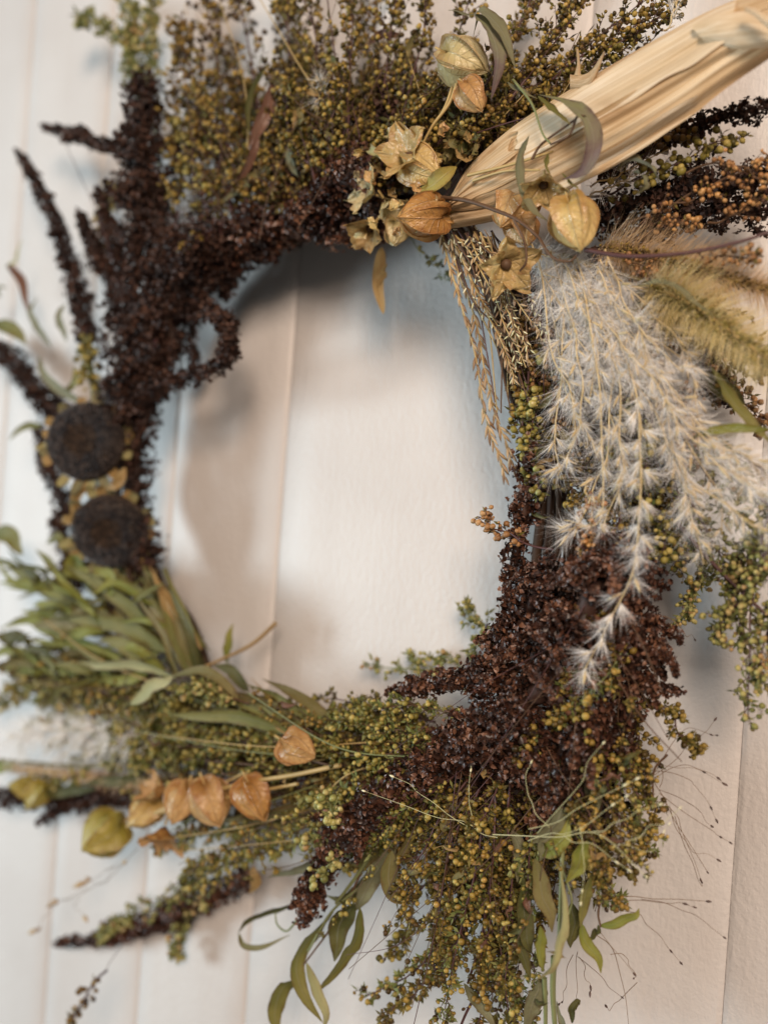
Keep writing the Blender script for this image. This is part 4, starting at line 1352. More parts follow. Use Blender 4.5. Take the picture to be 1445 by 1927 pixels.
def husk(upper, lower, d0, bulge, mat, n=60, m=29, ridges=7.0, amp=1.6, name='husk_layer', parent=None, seed=0, curl=0.0):
    up = smooth(np.array([(x, y, 0) for x, y in upper], float), n)
    lo = smooth(np.array([(x, y, 0) for x, y in lower], float), n)
    V = np.zeros((n, m, 3))
    for i in range(n):
        t = i / (n - 1)
        for j in range(m):
            s = j / (m - 1)
            p = up[i] * (1 - s) + lo[i] * s
            rg = amp * (math.sin(s * ridges * 6.283 + seed + 0.9 * math.sin(t * 5 + seed)) * 0.6 + 0.4 * math.sin(s * ridges * 13.7 + 2 * seed + 1.3 * math.sin(t * 7)))
            rg *= 0.7 + 0.3 * math.sin(t * 11 + s * 5)
            d = d0(t) + bulge * (1 - abs(2 * s - 1) ** 2.2) + rg + curl * (s ** 6)
            V[i, j] = P(p[0], p[1], d)
    b = Build()
    uu, vv = np.meshgrid(np.linspace(0, 1, m), np.linspace(0, 1, n))
    b.grid(V, np.stack([uu, vv], -1))
    return obj(name, b, mat, parent)


hk = empty('corn_husk', P(850, 385, 80), wreath)
UPP = smooth(np.array([(x, y, 0) for x, y in HU], float), 120)
LOW = smooth(np.array([(x, y, 0) for x, y in HL], float), 120)


def husk_strip(s0, s1, t0, t1, lift, mat, seed, rag=0.03, curl=1.3, n=60, m=21):
    """One papery layer of the husk, running lengthwise, its edges lifting and its ends torn."""
    e0 = smooth(rng.normal(0, rag, (8, 1)), m)[:, 0] * (1 if t0 > 0.02 else 0)
    e1 = smooth(rng.normal(0, rag * 1.6, (8, 1)), m)[:, 0] * (1 if t1 < 0.98 else 0)
    c0 = smooth(np.abs(rng.normal(0, curl, (6, 1))), n)[:, 0]
    c1 = smooth(np.abs(rng.normal(0, curl, (6, 1))), n)[:, 0]
    wob = smooth(rng.normal(0, 0.012, (9, 1)), n)[:, 0]
    wob2 = smooth(rng.normal(0, 0.012, (9, 1)), n)[:, 0]
    rip = smooth(rng.normal(0, 0.30, (m + 6, 1)), m * 3)[:m, 0]
    V = np.zeros((n, m, 3))
    UV = np.zeros((n, m, 2))
    for i in range(n):
        for j in range(m):
            q = j / (m - 1)
            t = (t0 + e0[j]) + (t1 + e1[j] - t0 - e0[j]) * i / (n - 1)
            k = min(119, max(0, int(t * 119)))
            s = (s0 + wob[i]) * (1 - q) + (s1 + wob2[i]) * q
            p = UPP[k] * (1 - s) + LOW[k] * s
            fr = t * 119 - k
            if k < 119:
                p = p + ((UPP[k + 1] * (1 - s) + LOW[k + 1] * s) - p) * max(0, min(1, fr))
            d = 80 + 15 * t + 12 * (1 - abs(2 * s - 1) ** 2.2) + lift + c0[i] * (1 - q) ** 5 + c1[i] * q ** 5
            d += rip[j] * (0.6 + 0.4 * math.sin(t * 6 + seed + j)) + 1.5 * math.sin(s * 19 + 1.6 * math.sin(t * 4 + 1)) * (0.55 + 0.45 * math.sin(t * 7 + s * 6)) + 0.9 * math.sin(s * 41 + 2.2 * math.sin(t * 3 + 2))
            V[i, j] = P(p[0], p[1], d)
            UV[i, j] = (s, t + 0.37 * seed)
    bb = Build()
    bb.grid(V, UV)
    return obj('husk_layer', bb, mat, hk)


for args in [(0.0, 0.52, 0.0, 1.0, 0.0, M_HUSK, 1), (0.36, 1.0, 0.0, 1.0, 1.2, M_HUSK, 2), (0.04, 0.46, 0.26, 0.80, 2.2, M_HUSKL, 4, 0.012),
             (0.80, 1.0, 0.0, 0.66, 1.8, M_HUSKL, 8, 0.012), (0.10, 0.60, 0.0, 0.24, 1.8, M_HUSK, 10, 0.015)]:
    husk_strip(*args)
husk([(1300, 50), (1345, 30), (1400, 22), (1450, 34), (1500, 60)], [(1330, 84), (1370, 92), (1410, 92), (1455, 88), (1500, 90)],
     lambda t: 101 + 6 * math.sin(t * 3), 4, M_HUSKL, 26, 11, 3, 1.2, parent=hk, seed=4.4)
husk([(1402, 12), (1424, 18), (1450, 34), (1470, 50)], [(1400, 20), (1418, 30), (1440, 50), (1462, 66)], lambda t: 118, 3, M_HUSKL, 16, 7, 2, 0.8, parent=hk, seed=5.1)
husk([(760, 415), (820, 392), (880, 380), (960, 372)], [(770, 438), (830, 432), (890, 424), (970, 408)], lambda t: 84, 6, M_HUSK, 24, 13, 4, 1.2, parent=hk, seed=2.9)
hs = empty('husk_scrap', P(1085, 160, 84), wreath, label='small torn scrap of corn husk above the large husk')
husk([(1072, 140), (1090, 142), (1112, 132), (1136, 96)], [(1072, 172), (1095, 172), (1116, 158), (1138, 98)], lambda t: 84 + 10 * t, 5, M_HUSK, 18, 9, 3, 1.0, parent=hs, seed=1.0)
husk([(1083, 92), (1085, 120), (1080, 142)], [(1088, 92), (1091, 120), (1092, 142)], lambda t: 86, 2, M_HUSK, 10, 5, 1, 0.4, parent=hs, seed=1.9)

# ------------------------------------------------ hanging strip of straw
leaf([(716, 462, 52), (714, 500, 52), (708, 540, 52), (716, 575, 52), (722, 594, 52)], 30, M_TAN, (0.3, -0.4), 0.2, 0.1, label='tan straw strip hanging into the open ring', name='straw_strip', blunt=0.6)
leaf([(728, 500, 52), (722, 520, 52), (712, 545, 52)], 14, M_TAN, (0.8, 0.1), 0.2, name='straw_strip')

# ------------------------------------------------ lantern pods
pod(878, 117, 92, 44, 35, 0.35, M_PODP, squash=1.0, label='pale gold lantern pod at the top')
pod(890, 186, 92, 30, 60, 0.2, M_PODB, squash=1.0)
pod(765, 292, 96, 46, 200, 0.75, M_PODG, 0.75, label='open gold lantern pod left of the husk')
pod(800, 318, 92, 40, 40, 0.5, M_PODG, 0.0)
pod(790, 408, 104, 44, 170, 0.45, M_PODO, label='shiny orange brown lantern pod')
pod(824, 412, 92, 30, 20, 0.3, M_PODO)
pod(692, 360, 88, 36, 190, 0.6, M_PODP, 0.8, label='pale green open pod at the left of the pod group')
pod(730, 385, 84, 30, 60, 0.4, M_PODP, 0.6)
pod(694, 432, 84, 36, 120, 0.7, M_TAN, 0.55, label='shaggy dried bud below the pods')
pod(745, 440, 80, 26, 100, 0.4, M_PODP, 0.0)
pod(1081, 428, 108, 46, 80, 0.25, M_PODG, label='round glossy gold lantern pod')
pod(955, 500, 104, 44, 60, 0.95, M_PODG, 0.95, label='star shaped open gold pod')
pod(1022, 352, 108, 36, 100, 0.55, M_PODG, 0.75, label='open pod hanging in front of the husk')
pod(962, 396, 88, 46, 120, 0.4, M_PODB)
pod(985, 435, 86, 32, 80, 0.4, M_PODB)
pod(860, 392, 86, 20, 150, 0.3, M_PODG)
for k in range(26):
    an = rng.uniform(0, 6.28)
    cx, cy = rng.uniform(680, 850), rng.uniform(255, 450)
    ln = rng.uniform(16, 34)
    dd = rng.uniform(82, 98)
    leaf([(cx, cy, dd), (cx + 0.5 * ln * math.cos(an) + rng.normal(0, 5), cy + 0.5 * ln * math.sin(an), dd + rng.uniform(2, 8)), (cx + ln * math.cos(an), cy + ln * math.sin(an), dd + rng.uniform(-4, 8))],
         rng.uniform(16, 30), [M_PODG, M_PODP, M_PODB, M_TAN, M_LEAFP][k % 5], (rng.uniform(-1.2, 1.2), rng.uniform(-1.2, 1.2)), 0.45, 0.4, name='dry_sepal')
for k in range(12):
    cx, cy = rng.uniform(820, 900), rng.uniform(235, 300)
    an = rng.uniform(0, 6.28)
    ln = rng.uniform(18, 32)
    leaf([(cx, cy, 84), (cx + 0.5 * ln * math.cos(an), cy + 0.5 * ln * math.sin(an) + 5, 92), (cx + ln * math.cos(an), cy + ln * math.sin(an), 88)],
         rng.uniform(12, 24), [M_LEAFO, M_TAN, M_LEAFD][k % 3], (rng.uniform(-1.2, 1.2), rng.uniform(-1.2, 1.2)), 0.5, 0.45, name='dry_leaf')
# lower left spray of pods
pod(566, 1410, 84, 36, 20, 0.45, M_PODB, 0.0, 0.9, label='single copper pod above the pod spray')
pod(482, 1508, 76, 36, 60, 0.4, M_PODO)
pod(400, 1515, 76, 40, 60, 0.5, M_PODB)
pod(338, 1515, 74, 34, 110, 0.5, M_PODB)
pod(298, 1490, 68, 34, 220, 0.4, M_PODB, 0.5)
pod(268, 1532, 66, 30, 140, 0.3, M_PODG)
pod(306, 1572, 66, 36, 100, 0.6, M_PODO, 0.75)
pod(190, 1577, 66, 46, 150, 0.75, M_PODY, 0.0, 0.85, label='yellow green lantern pod at the end of the spray')
pod(66, 1500, 46, 24, 120, 0.5, M_PODY)
pod(38, 1480, 44, 20, 200, 0.5, M_PODY)
stem([(640, 1440, 74), (555, 1458, 74), (450, 1476, 74), (340, 1510, 68), (240, 1555, 64)], 5.0, M_STRAW)
stem([(560, 1475, 72), (430, 1500, 70), (300, 1530, 66)], 3.6, M_STRAW)
stem([(500, 1430, 60), (440, 1465, 60), (400, 1480, 60)], 3.4, M_STRAW)
stem([(860, 155, 90), (845, 195, 90), (815, 235, 90), (797, 268, 88)], 3.6, M_STRAW)
stem([(852, 160, 88), (835, 205, 88), (800, 260, 86)], 2.8, M_STRAW)
stem([(832, 372, 96), (880, 378, 104), (930, 395, 106), (975, 415, 106), (1015, 450, 104), (1030, 480, 102)], 4.2, M_STEM)
stem([(966, 412, 106), (985, 450, 106), (990, 490, 106), (978, 510, 104)], 3.0, M_STEM)
stem([(1015, 452, 106), (1040, 485, 108), (1070, 492, 108), (1085, 480, 108)], 3.0, M_STEM)
stem([(880, 330, 98), (960, 310, 102), (1040, 285, 104)], 3.4, M_STRAW)
stem([(890, 340, 98), (950, 322, 104), (1015, 320, 106)], 3.0, M_STRAW)
stem([(1100, 470, 100), (1180, 482, 100), (1290, 476, 98), (1390, 455, 94), (1450, 435, 90)], 4.4, M_STEMP, label='long purple stem arching across the right side')
stem([(1000, 300, 106), (1020, 270, 106), (1075, 230, 110), (1090, 215, 110)], 2.6, M_STEM)
stem([(520, 1172, 24), (470, 1215, 34), (385, 1255, 48)], 4.0, M_TAN)

# ------------------------------------------------ leaves of the top
leaf([(893, 26, 98), (918, 52, 102), (938, 105, 106), (922, 186, 104)], 56, M_LEAFV, (0.2, 0.9), 0.3, label='mauve and green leaf hanging beside the top pod')
leaf([(890, 28, 96), (915, 30, 98), (945, 60, 102), (968, 130, 100)], 40, M_LEAFT, (0.6, 0.1), 0.3)
leaf([(840, 18, 86), (870, 26, 90), (895, 30, 94), (885, 70, 92)], 13, M_LEAFT, (0.3, 1.0), 0.3)
leaf([(1005, 178, 100), (1060, 195, 108), (1105, 225, 114), (1118, 270, 114), (1100, 320, 112), (1060, 338, 110)], 46, M_LEAFV, (0.7, -0.5), 0.35, label='curled mauve leaf lying on the husk')
leaf([(1010, 182, 102), (1045, 215, 108), (1080, 238, 112)], 24, M_LEAFG, (0.2, 0.8), 0.3)
leaf([(996, 250, 108), (976, 300, 112), (978, 360, 112), (1000, 400, 110), (1026, 418, 108)], 30, M_LEAFT, (0.9, 0.2), 0.35, label='narrow grey green leaf hanging over the husk')
leaf([(950, 155, 96), (985, 175, 98), (1010, 182, 100)], 14, M_LEAFT, (0.1, 0.6), 0.3)
stem([(965, 150, 98), (1000, 195, 104), (1020, 250, 106), (1035, 270, 108)], 2.6, M_GSTEM)
stem([(1100, 220, 114), (1085, 220, 112), (1070, 255, 110), (1035, 272, 108)], 3.0, M_STEM)
leaf([(505, 122, 70), (478, 165, 74), (464, 215, 74), (465, 262, 72)], 17, M_LEAFD, (1.0, 0.3), 0.3)
leaf([(512, 150, 72), (502, 200, 76), (488, 240, 78), (470, 280, 76)], 36, M_LEAFR, (0.9, 0.2), 0.35, label='shiny russet leaf in the upper left sprigs')
leaf([(486, 250, 78), (475, 290, 78), (450, 335, 76), (415, 375, 72)], 20, M_LEAFR, (0.3, 1.1), 0.4)
leaf([(520, 300, 70), (470, 340, 72), (420, 380, 70)], 26, M_LEAFO, (0.4, 0.0), 0.25)
leaf([(560, 330, 72), (545, 290, 76), (556, 255, 76)], 24, M_LEAFT, (0.8, 0.2), 0.3)
leaf([(790, 50, 60), (770, 90, 62), (765, 120, 60)], 18, M_LEAFO, (0.8, 0.2), 0.3)
leaf([(755, 60, 56), (720, 70, 56), (690, 80, 54)], 22, M_LEAFR, (0.5, 0.1), 0.3)
leaf([(785, 360, 92), (815, 345, 98), (842, 325, 98), (858, 312, 94)], 46, M_LEAFY, (0.5, -0.3), 0.35, label='yellow leaf below the open gold pod')
leaf([(880, 250, 86), (850, 240, 88), (825, 260, 88)], 26, M_LEAFO, (0.5, 1.2), 0.4)
leaf([(870, 270, 84), (845, 285, 88), (838, 310, 88)], 24, M_LEAFO, (0.2, 1.4), 0.4)
leaf([(1155, 320, 80), (1190, 305, 88), (1225, 315, 92), (1238, 345, 90)], 34, M_LEAFT, (0.3, 1.4), 0.45, wav=0.25, label='small crumpled grey green leaf under the husk')
leaf([(1190, 320, 86), (1215, 345, 92), (1200, 362, 90)], 26, M_LEAFT, (1.1, 0.2), 0.4, wav=0.25)
leaf([(560, 380, 66), (510, 395, 68), (460, 420, 66)], 20, M_LEAFO, (0.1, 0.5), 0.3)
leaf([(1060, 330, 108), (1075, 345, 110), (1085, 360, 108)], 16, M_LEAFG, (0.4, 1.2), 0.4, wav=0.2)
leaf([(1030, 290, 106), (1028, 310, 108), (1040, 330, 108)], 16, M_LEAFG, (0.4, 1.2), 0.4, wav=0.2)

# ------------------------------------------------ leaves of the right
leaf([(1160, 540, 60), (1220, 545, 64), (1280, 575, 66), (1310, 600, 64)], 34, M_LEAFT, (0.3, 0.0), 0.25)
leaf([(1190, 560, 56), (1230, 590, 58), (1270, 640, 58)], 60, M_LEAFT, (0.2, 0.4), 0.25)
leaf([(1445, 812, 84), (1390, 806, 88), (1340, 812, 88), (1300, 822, 84)], 24, M_LEAFB, (0.3, 0.0), 0.25, label='bright green narrow leaf at the right edge')
leaf([(1340, 690, 80), (1370, 745, 84), (1410, 790, 84), (1460, 840, 82)], 40, M_LEAFG, (0.6, 0.2), 0.25)
leaf([(1325, 700, 56), (1365, 740, 58), (1400, 765, 56)], 56, M_LEAFD, (0.1, 0.3), 0.25)
leaf([(1200, 540, 88), (1250, 535, 92), (1300, 560, 96), (1340, 590, 96)], 20, M_LEAFT, (0.5, 0.1), 0.25)
leaf([(1200, 800, 70), (1215, 820, 72), (1222, 850, 70)], 40, M_LEAFO, (0.2, 0.5), 0.25)

# ------------------------------------------------ leaves of the bottom centre
leaf([(745, 1575, 72), (715, 1630, 72), (685, 1680, 70), (665, 1712, 68)], 46, M_LEAFT, (0.3, -0.2), 0.25, label='grey green leaf under the hanging amaranth spike')
leaf([(720, 1590, 66), (680, 1620, 66), (635, 1630, 64)], 40, M_LEAFO, (0.3, 0.5), 0.25)
leaf([(690, 1650, 62), (660, 1680, 62), (614, 1688, 60)], 32, M_LEAFD, (0.6, 0.1), 0.25)
leaf([(672, 1695, 70), (648, 1730, 70), (634, 1770, 70), (632, 1805, 68)], 52, M_LEAFD, (0.1, -0.3), 0.2)
leaf([(678, 1705, 72), (672, 1760, 72), (640, 1815, 72), (597, 1868, 70)], 40, M_LEAFG, (0.9, 0.3), 0.3, label='long twisted green leaf at the bottom')
leaf([(628, 1712, 68), (585, 1760, 70), (560, 1815, 72), (575, 1870, 74), (604, 1925, 74)], 42, M_LEAFG, (1.0, 0.2), 0.3)
leaf([(574, 1815, 74), (592, 1850, 76), (608, 1900, 76), (606, 1940, 74)], 26, M_LEAFP, (0.9, 0.2), 0.3)
leaf([(556, 1838, 68), (530, 1865, 70), (516, 1910, 70), (522, 1945, 70)], 44, M_LEAFG, (0.5, 0.2), 0.25)
leaf([(570, 1700, 60), (520, 1712, 56), (470, 1728, 54), (447, 1755, 54)], 20, M_LEAFD, (0.7, 0.3), 0.3)
leaf([(447, 1755, 54), (462, 1778, 56), (505, 1782, 58), (545, 1762, 60)], 14, M_LEAFO, (0.4, 0.9), 0.3)
stem([(560, 1730, 60), (540, 1752, 60), (522, 1740, 58), (518, 1718, 57)], 2.4, M_GSTEM)
stem([(690, 1660, 68), (625, 1715, 70), (580, 1790, 72)], 3.0, M_GSTEM)
stem([(700, 1600, 66), (640, 1720, 68), (572, 1815, 72)], 2.6, M_STEM)
stem([(730, 1560, 66), (670, 1650, 68), (632, 1700, 68)], 4.2, M_GSTEM)
leaf([(738, 1600, 80), (730, 1640, 82), (740, 1680, 82), (765, 1702, 80)], 44, M_LEAFO, (0.1, 0.4), 0.25)
leaf([(800, 1540, 74), (760, 1590, 76), (720, 1650, 74)], 34, M_LEAFO, (0.8, 0.2), 0.3)
leaf([(875, 1850, 74), (900, 1890, 76), (935, 1940, 76)], 26, M_LEAFT, (0.6, 0.1), 0.3)
leaf([(915, 1780, 80), (905, 1820, 82), (915, 1850, 82)], 26, M_LEAFD, (0.6, 0.1), 0.3)

# ------------------------------------------------ leaves of the bottom right
leaf([(1042, 1555, 92), (1022, 1590, 94), (1012, 1625, 94)], 40, M_LEAFT, (0.2, 0.5), 0.25)
leaf([(1060, 1520, 92), (1040, 1560, 96), (1000, 1590, 96)], 52, M_LEAFT, (0.4, 0.0), 0.25, label='teal green leaf beside the tip of the maroon plume')
leaf([(1012, 1600, 92), (1030, 1600, 94), (1060, 1570, 94), (1072, 1540, 92)], 42, M_LEAFB, (0.2, 0.4), 0.25)
leaf([(1004, 1620, 94), (1012, 1670, 98), (1028, 1710, 98), (1040, 1750, 96)], 44, M_LEAFO, (0.2, 0.0), 0.25)
leaf([(990, 1650, 88), (985, 1720, 90), (992, 1770, 90), (1002, 1795, 88)], 40, M_LEAFD, (0.3, -0.2), 0.25)
leaf([(1054, 1640, 96), (1058, 1720, 102), (1050, 1780, 104), (1032, 1820, 104), (1003, 1852, 100)], 38, M_LEAFP, (0.9, 0.5), 0.5, label='pale rolled leaf at the bottom right')
leaf([(1020, 1740, 96), (1014, 1785, 98), (1022, 1830, 96)], 32, M_LEAFB, (0.3, 0.7), 0.35)
leaf([(976, 1760, 88), (985, 1800, 90), (1000, 1845, 88)], 30, M_LEAFD, (0.2, 0.5), 0.25)
leaf([(1015, 1845, 84), (1005, 1885, 84), (985, 1940, 82)], 48, M_LEAFT, (0.3, 0.0), 0.25)
leaf([(1105, 1585, 96), (1090, 1620, 98), (1060, 1662, 96)], 46, M_LEAFB, (0.3, -0.1), 0.3, label='bright green leaf among the lower right seeds')
leaf([(1110, 1650, 88), (1100, 1690, 88), (1090, 1740, 86)], 34, M_LEAFG, (0.5, 0.1), 0.25)
leaf([(1094, 1735, 80), (1098, 1770, 82), (1116, 1800, 84), (1130, 1828, 82)], 30, M_LEAFB, (0.5, -0.1), 0.3)
leaf([(1130, 1742, 78), (1160, 1736, 78), (1185, 1722, 76), (1200, 1712, 74)], 24, M_LEAFB, (0.5, 0.0), 0.3, label='small green leaf pointing right over the wall')
leaf([(1124, 1738, 78), (1118, 1755, 78), (1104, 1768, 76)], 18, M_LEAFD, (0.5, 0.0), 0.3)
leaf([(1076, 1925, 74), (1074, 1900, 76), (1084, 1888, 76), (1092, 1895, 76)], 18, M_LEAFD, (0.4, 0.8), 0.4)
leaf([(1060, 1960, 72), (1055, 1920, 74), (1048, 1890, 74)], 20, M_LEAFT, (0.4, 0.8), 0.4)
leaf([(1075, 1700, 80), (1080, 1740, 80), (1070, 1780, 78)], 40, M_LEAFD, (0.4, 0.2), 0.3)
leaf([(965, 1560, 84), (975, 1610, 86), (970, 1660, 86)], 36, M_LEAFT, (0.4, 0.2), 0.3)
leaf([(1060, 1430, 88), (1045, 1465, 92), (1040, 1500, 92)], 34, M_LEAFD, (0.4, 0.0), 0.3)
leaf([(1100, 1480, 84), (1120, 1500, 84), (1125, 1530, 82)], 34, M_LEAFT, (0.4, 0.0), 0.3)
stem([(1058, 1600, 92), (1054, 1700, 96), (1050, 1790, 98)], 4.6, M_GSTEM)
stem([(1042, 1800, 86), (1040, 1870, 84), (1046, 1960, 82)], 6.5, M_GSTEM, label='thick green stem at the bottom edge')
stem([(1024, 1840, 84), (1026, 1900, 82), (1026, 1960, 80)], 5.0, M_GSTEM)
stem([(1060, 1640, 90), (1075, 1690, 92), (1070, 1720, 92)], 2.6, M_GSTEM)
stem([(1130, 1690, 78), (1125, 1720, 78), (1130, 1745, 78)], 2.6, M_STEM)
stem([(1255, 1420, 70), (1230, 1450, 72), (1228, 1500, 72)], 2.6, M_STEM)

# ------------------------------------------------ blurred leaves at the left
for pts, w, mt, tw in [
    ([(300, 1210, 50), (250, 1150, 56), (190, 1100, 58), (125, 1065, 56)], 40, M_LEAFG, (0.5, 0.1)),
    ([(320, 1230, 52), (260, 1190, 56), (180, 1170, 58), (110, 1160, 56)], 42, M_LEAFG, (0.3, -0.2)),
    ([(240, 1190, 46), (150, 1130, 50), (60, 1100, 48), (0, 1095, 44)], 34, M_LEAFB, (0.4, 0.0)),
    ([(220, 1200, 44), (120, 1170, 48), (40, 1150, 46)], 34, M_LEAFB, (0.6, 0.1)),
    ([(240, 1240, 48), (130, 1200, 52), (60, 1170, 50), (5, 1180, 46)], 36, M_LEAFB, (0.2, 0.5)),
    ([(230, 1210, 42), (110, 1130, 44), (40, 1080, 42), (10, 1060, 40)], 32, M_LEAFG, (0.4, 0.2)),
    ([(330, 1280, 58), (280, 1255, 62), (200, 1250, 64), (115, 1245, 60)], 32, M_LEAFP, (0.8, 0.2)),
    ([(310, 1260, 54), (250, 1220, 58), (190, 1200, 58)], 46, M_LEAFG, (0.2, 0.0)),
    ([(250, 1325, 74), (290, 1295, 78), (330, 1272, 78)], 34, M_LEAFP, (0.5, 0.1)),
    ([(325, 1273, 78), (380, 1262, 76), (430, 1290, 72), (450, 1325, 68)], 26, M_LEAFO, (0.8, 0.3)),
    ([(580, 1370, 62), (520, 1335, 64), (450, 1310, 62), (380, 1300, 58)], 40, M_LEAFO, (0.5, 0.1)),
    ([(600, 1360, 54), (540, 1330, 56), (480, 1310, 54)], 30, M_LEAFD, (0.5, 0.1)),
    ([(560, 1390, 66), (470, 1355, 70), (390, 1345, 70), (315, 1342, 66)], 36, M_LEAFG, (0.3, 0.0)),
    ([(385, 1245, 40), (345, 1180, 42), (310, 1120, 40), (290, 1080, 38)], 24, M_LEAFO, (0.7, 0.4)),
    ([(375, 1260, 44), (320, 1200, 48), (280, 1150, 48)], 26, M_LEAFO, (0.4, 0.7)),
    ([(355, 1270, 50), (330, 1220, 54), (290, 1180, 54)], 24, M_LEAFO, (0.6, 0.2)),
    ([(-10, 1000, 40), (20, 1010, 44), (45, 1045, 44)], 44, M_LEAFG, (0.3, 0.0)),
    ([(-15, 1445, 34), (10, 1440, 36), (46, 1436, 34)], 32, M_LEAFB, (0.3, 0.0)),
    ([(430, 1250, 34), (432, 1210, 34), (440, 1170, 32)], 22, M_LEAFB, (0.4, 0.1)),
    ([(470, 1300, 44), (440, 1265, 46), (400, 1250, 46)], 32, M_LEAFD, (0.3, 0.0)),
    ([(90, 1300, 36), (50, 1240, 36), (20, 1230, 34)], 34, M_LEAFG, (0.3, 0.0)),
    ([(180, 1480, 40), (110, 1490, 42), (60, 1495, 40)], 30, M_LEAFD, (0.3, 0.0)),
    ([(300, 1470, 40), (230, 1465, 42), (150, 1480, 42)], 34, M_LEAFD, (0.3, 0.1)),
    ([(-12, 605, 38), (25, 620, 42), (50, 650, 42)], 36, M_LEAFG, (0.3, 0.0)),
    ([(15, 495, 40), (42, 530, 42), (58, 590, 40)], 22, M_LEAFR, (0.5, 0.2)),
    ([(12, 505, 38), (28, 490, 40), (42, 452, 38)], 12, M_LEAFP, (0.6, 0.3)),
    ([(160, 760, 56), (120, 735, 58), (85, 705, 58), (75, 670, 56)], 26, M_LEAFT, (0.5, 0.1)),
    ([(110, 745, 54), (140, 720, 56), (140, 690, 56)], 22, M_LEAFG, (0.5, 0.1)),
    ([(80, 800, 44), (50, 800, 46), (18, 828, 44)], 18, M_LEAFG, (0.4, 0.0)),
    ([(100, 650, 40), (60, 600, 42), (70, 560, 40)], 20, M_LEAFT, (0.4, 0.4)),
    ([(130, 640, 44), (110, 600, 46), (120, 570, 44)], 22, M_LEAFT, (0.4, 0.4)),
    ([(0, 560, 36), (-6, 545, 36), (14, 540, 36)], 16, M_LEAFT, (0.4, 0.4)),
    ([(160, 1080, 50), (140, 1060, 52), (118, 1085, 52)], 44, M_LEAFB, (0.2, 0.3)),
    ([(90, 1020, 36), (110, 1010, 38), (125, 1040, 38)], 24, M_LEAFG, (0.4, 0.4)),
    ([(690, 1430, 40), (560, 1380, 42), (440, 1370, 40)], 40, M_LEAFO, (0.4, 0.2)),
    ([(680, 1500, 50), (580, 1510, 52), (480, 1540, 50), (380, 1550, 46)], 34, M_LEAFO, (0.4, 0.2)),
    ([(660, 1530, 48), (560, 1540, 48), (440, 1560, 44)], 28, M_LEAFD, (0.4, 0.2)),
    ([(610, 1610, 56), (560, 1640, 56), (500, 1650, 54)], 24, M_LEAFT, (0.4, 0.2)),
    ([(420, 1650, 20), (400, 1665, 18), (385, 1690, 16)], 34, M_LEAFT, (0.2, 0.2)),
    ([(480, 1630, 40), (480, 1660, 40), (470, 1680, 38)], 26, M_TAN, (0.2, 0.2)),
]:
    leaf(pts, w, mt, tw)
for pts in ([(310, 1070, 44), (340, 1150, 42), (370, 1235, 40)], [(290, 1090, 48), (320, 1170, 48), (350, 1260, 46)], [(300, 1100, 36), (330, 1170, 34), (385, 1260, 32)],
            [(270, 1060, 46), (300, 1160, 48), (330, 1270, 48)], [(640, 1420, 60), (540, 1370, 58), (450, 1330, 54)], [(620, 1400, 52), (520, 1340, 48), (420, 1300, 44)],
            [(230, 1190, 48), (120, 1150, 50), (100, 1150, 50)], [(660, 1440, 66), (590, 1400, 66), (520, 1370, 64)], [(230, 1440, 40), (120, 1440, 40), (0, 1430, 38)]):
    stem(pts, 4.5, M_LEAFO)


for k in range(64):
    bx, by = rng.uniform(60, 330), rng.uniform(1090, 1290)
    an = rng.uniform(2.4, 4.2)
    ln = rng.uniform(70, 170)
    dd = rng.uniform(34, 66)
    ex, ey = bx + ln * math.cos(an), by + ln * math.sin(an) * 0.75
    leaf([(bx, by, dd), ((bx + ex) / 2 + rng.normal(0, 12), (by + ey) / 2 + rng.normal(-8, 12), dd + rng.uniform(0, 10)), (ex, ey, dd + rng.uniform(-10, 8))],
         rng.uniform(11, 30), [M_LEAFG, M_LEAFB, M_LEAFO, M_LEAFB, M_LEAFD, M_LEAFG, M_LEAFB][k % 7], (rng.uniform(-1.2, 1.2), rng.uniform(-1.2, 1.2)), 0.3)
for k in range(20):
    bx, by = rng.uniform(330, 400), rng.uniform(1220, 1290)
    ex, ey = rng.uniform(250, 320), rng.uniform(1060, 1150)
    dd = rng.uniform(36, 60)
    leaf([(bx, by, dd), ((bx + ex) / 2 + rng.normal(0, 8), (by + ey) / 2 + rng.normal(0, 8), dd + 6), (ex, ey, dd)], rng.uniform(14, 24), [M_LEAFO, M_TAN, M_LEAFD, M_LEAFG][k % 4],
         (rng.uniform(-1, 1), rng.uniform(-1, 1)), 0.3)
for k in range(16):
    bx, by = rng.uniform(560, 660), rng.uniform(1360, 1430)
    ex, ey = rng.uniform(370, 500), rng.uniform(1270, 1370)
    dd = rng.uniform(40, 62)
    leaf([(bx, by, dd), ((bx + ex) / 2 + rng.normal(0, 8), (by + ey) / 2 - 10, dd + 6), (ex, ey, dd)], rng.uniform(16, 30), [M_LEAFO, M_LEAFG, M_LEAFD, M_TAN][k % 4],
         (rng.uniform(-1, 1), rng.uniform(-1, 1)), 0.3)

# ------------------------------------------------ sunflower heads
sunflower(163, 830, 72, 77, -cF * 0.95 - cR * 0.12 + cU * 0.10, 'upper dried sunflower head with dark seeds')
sunflower(208, 1000, 60, 72, -cF * 0.92 + cR * 0.05 - cU * 0.20, 'lower dried sunflower head with dark seeds')
leaf([(170, 905, 70), (145, 930, 74), (135, 985, 72)], 24, M_TAN, (0.4, 0.1), 0.3)
leaf([(235, 880, 66), (225, 910, 68), (200, 920, 68)], 26, M_TAN, (0.4, 0.1), 0.3)

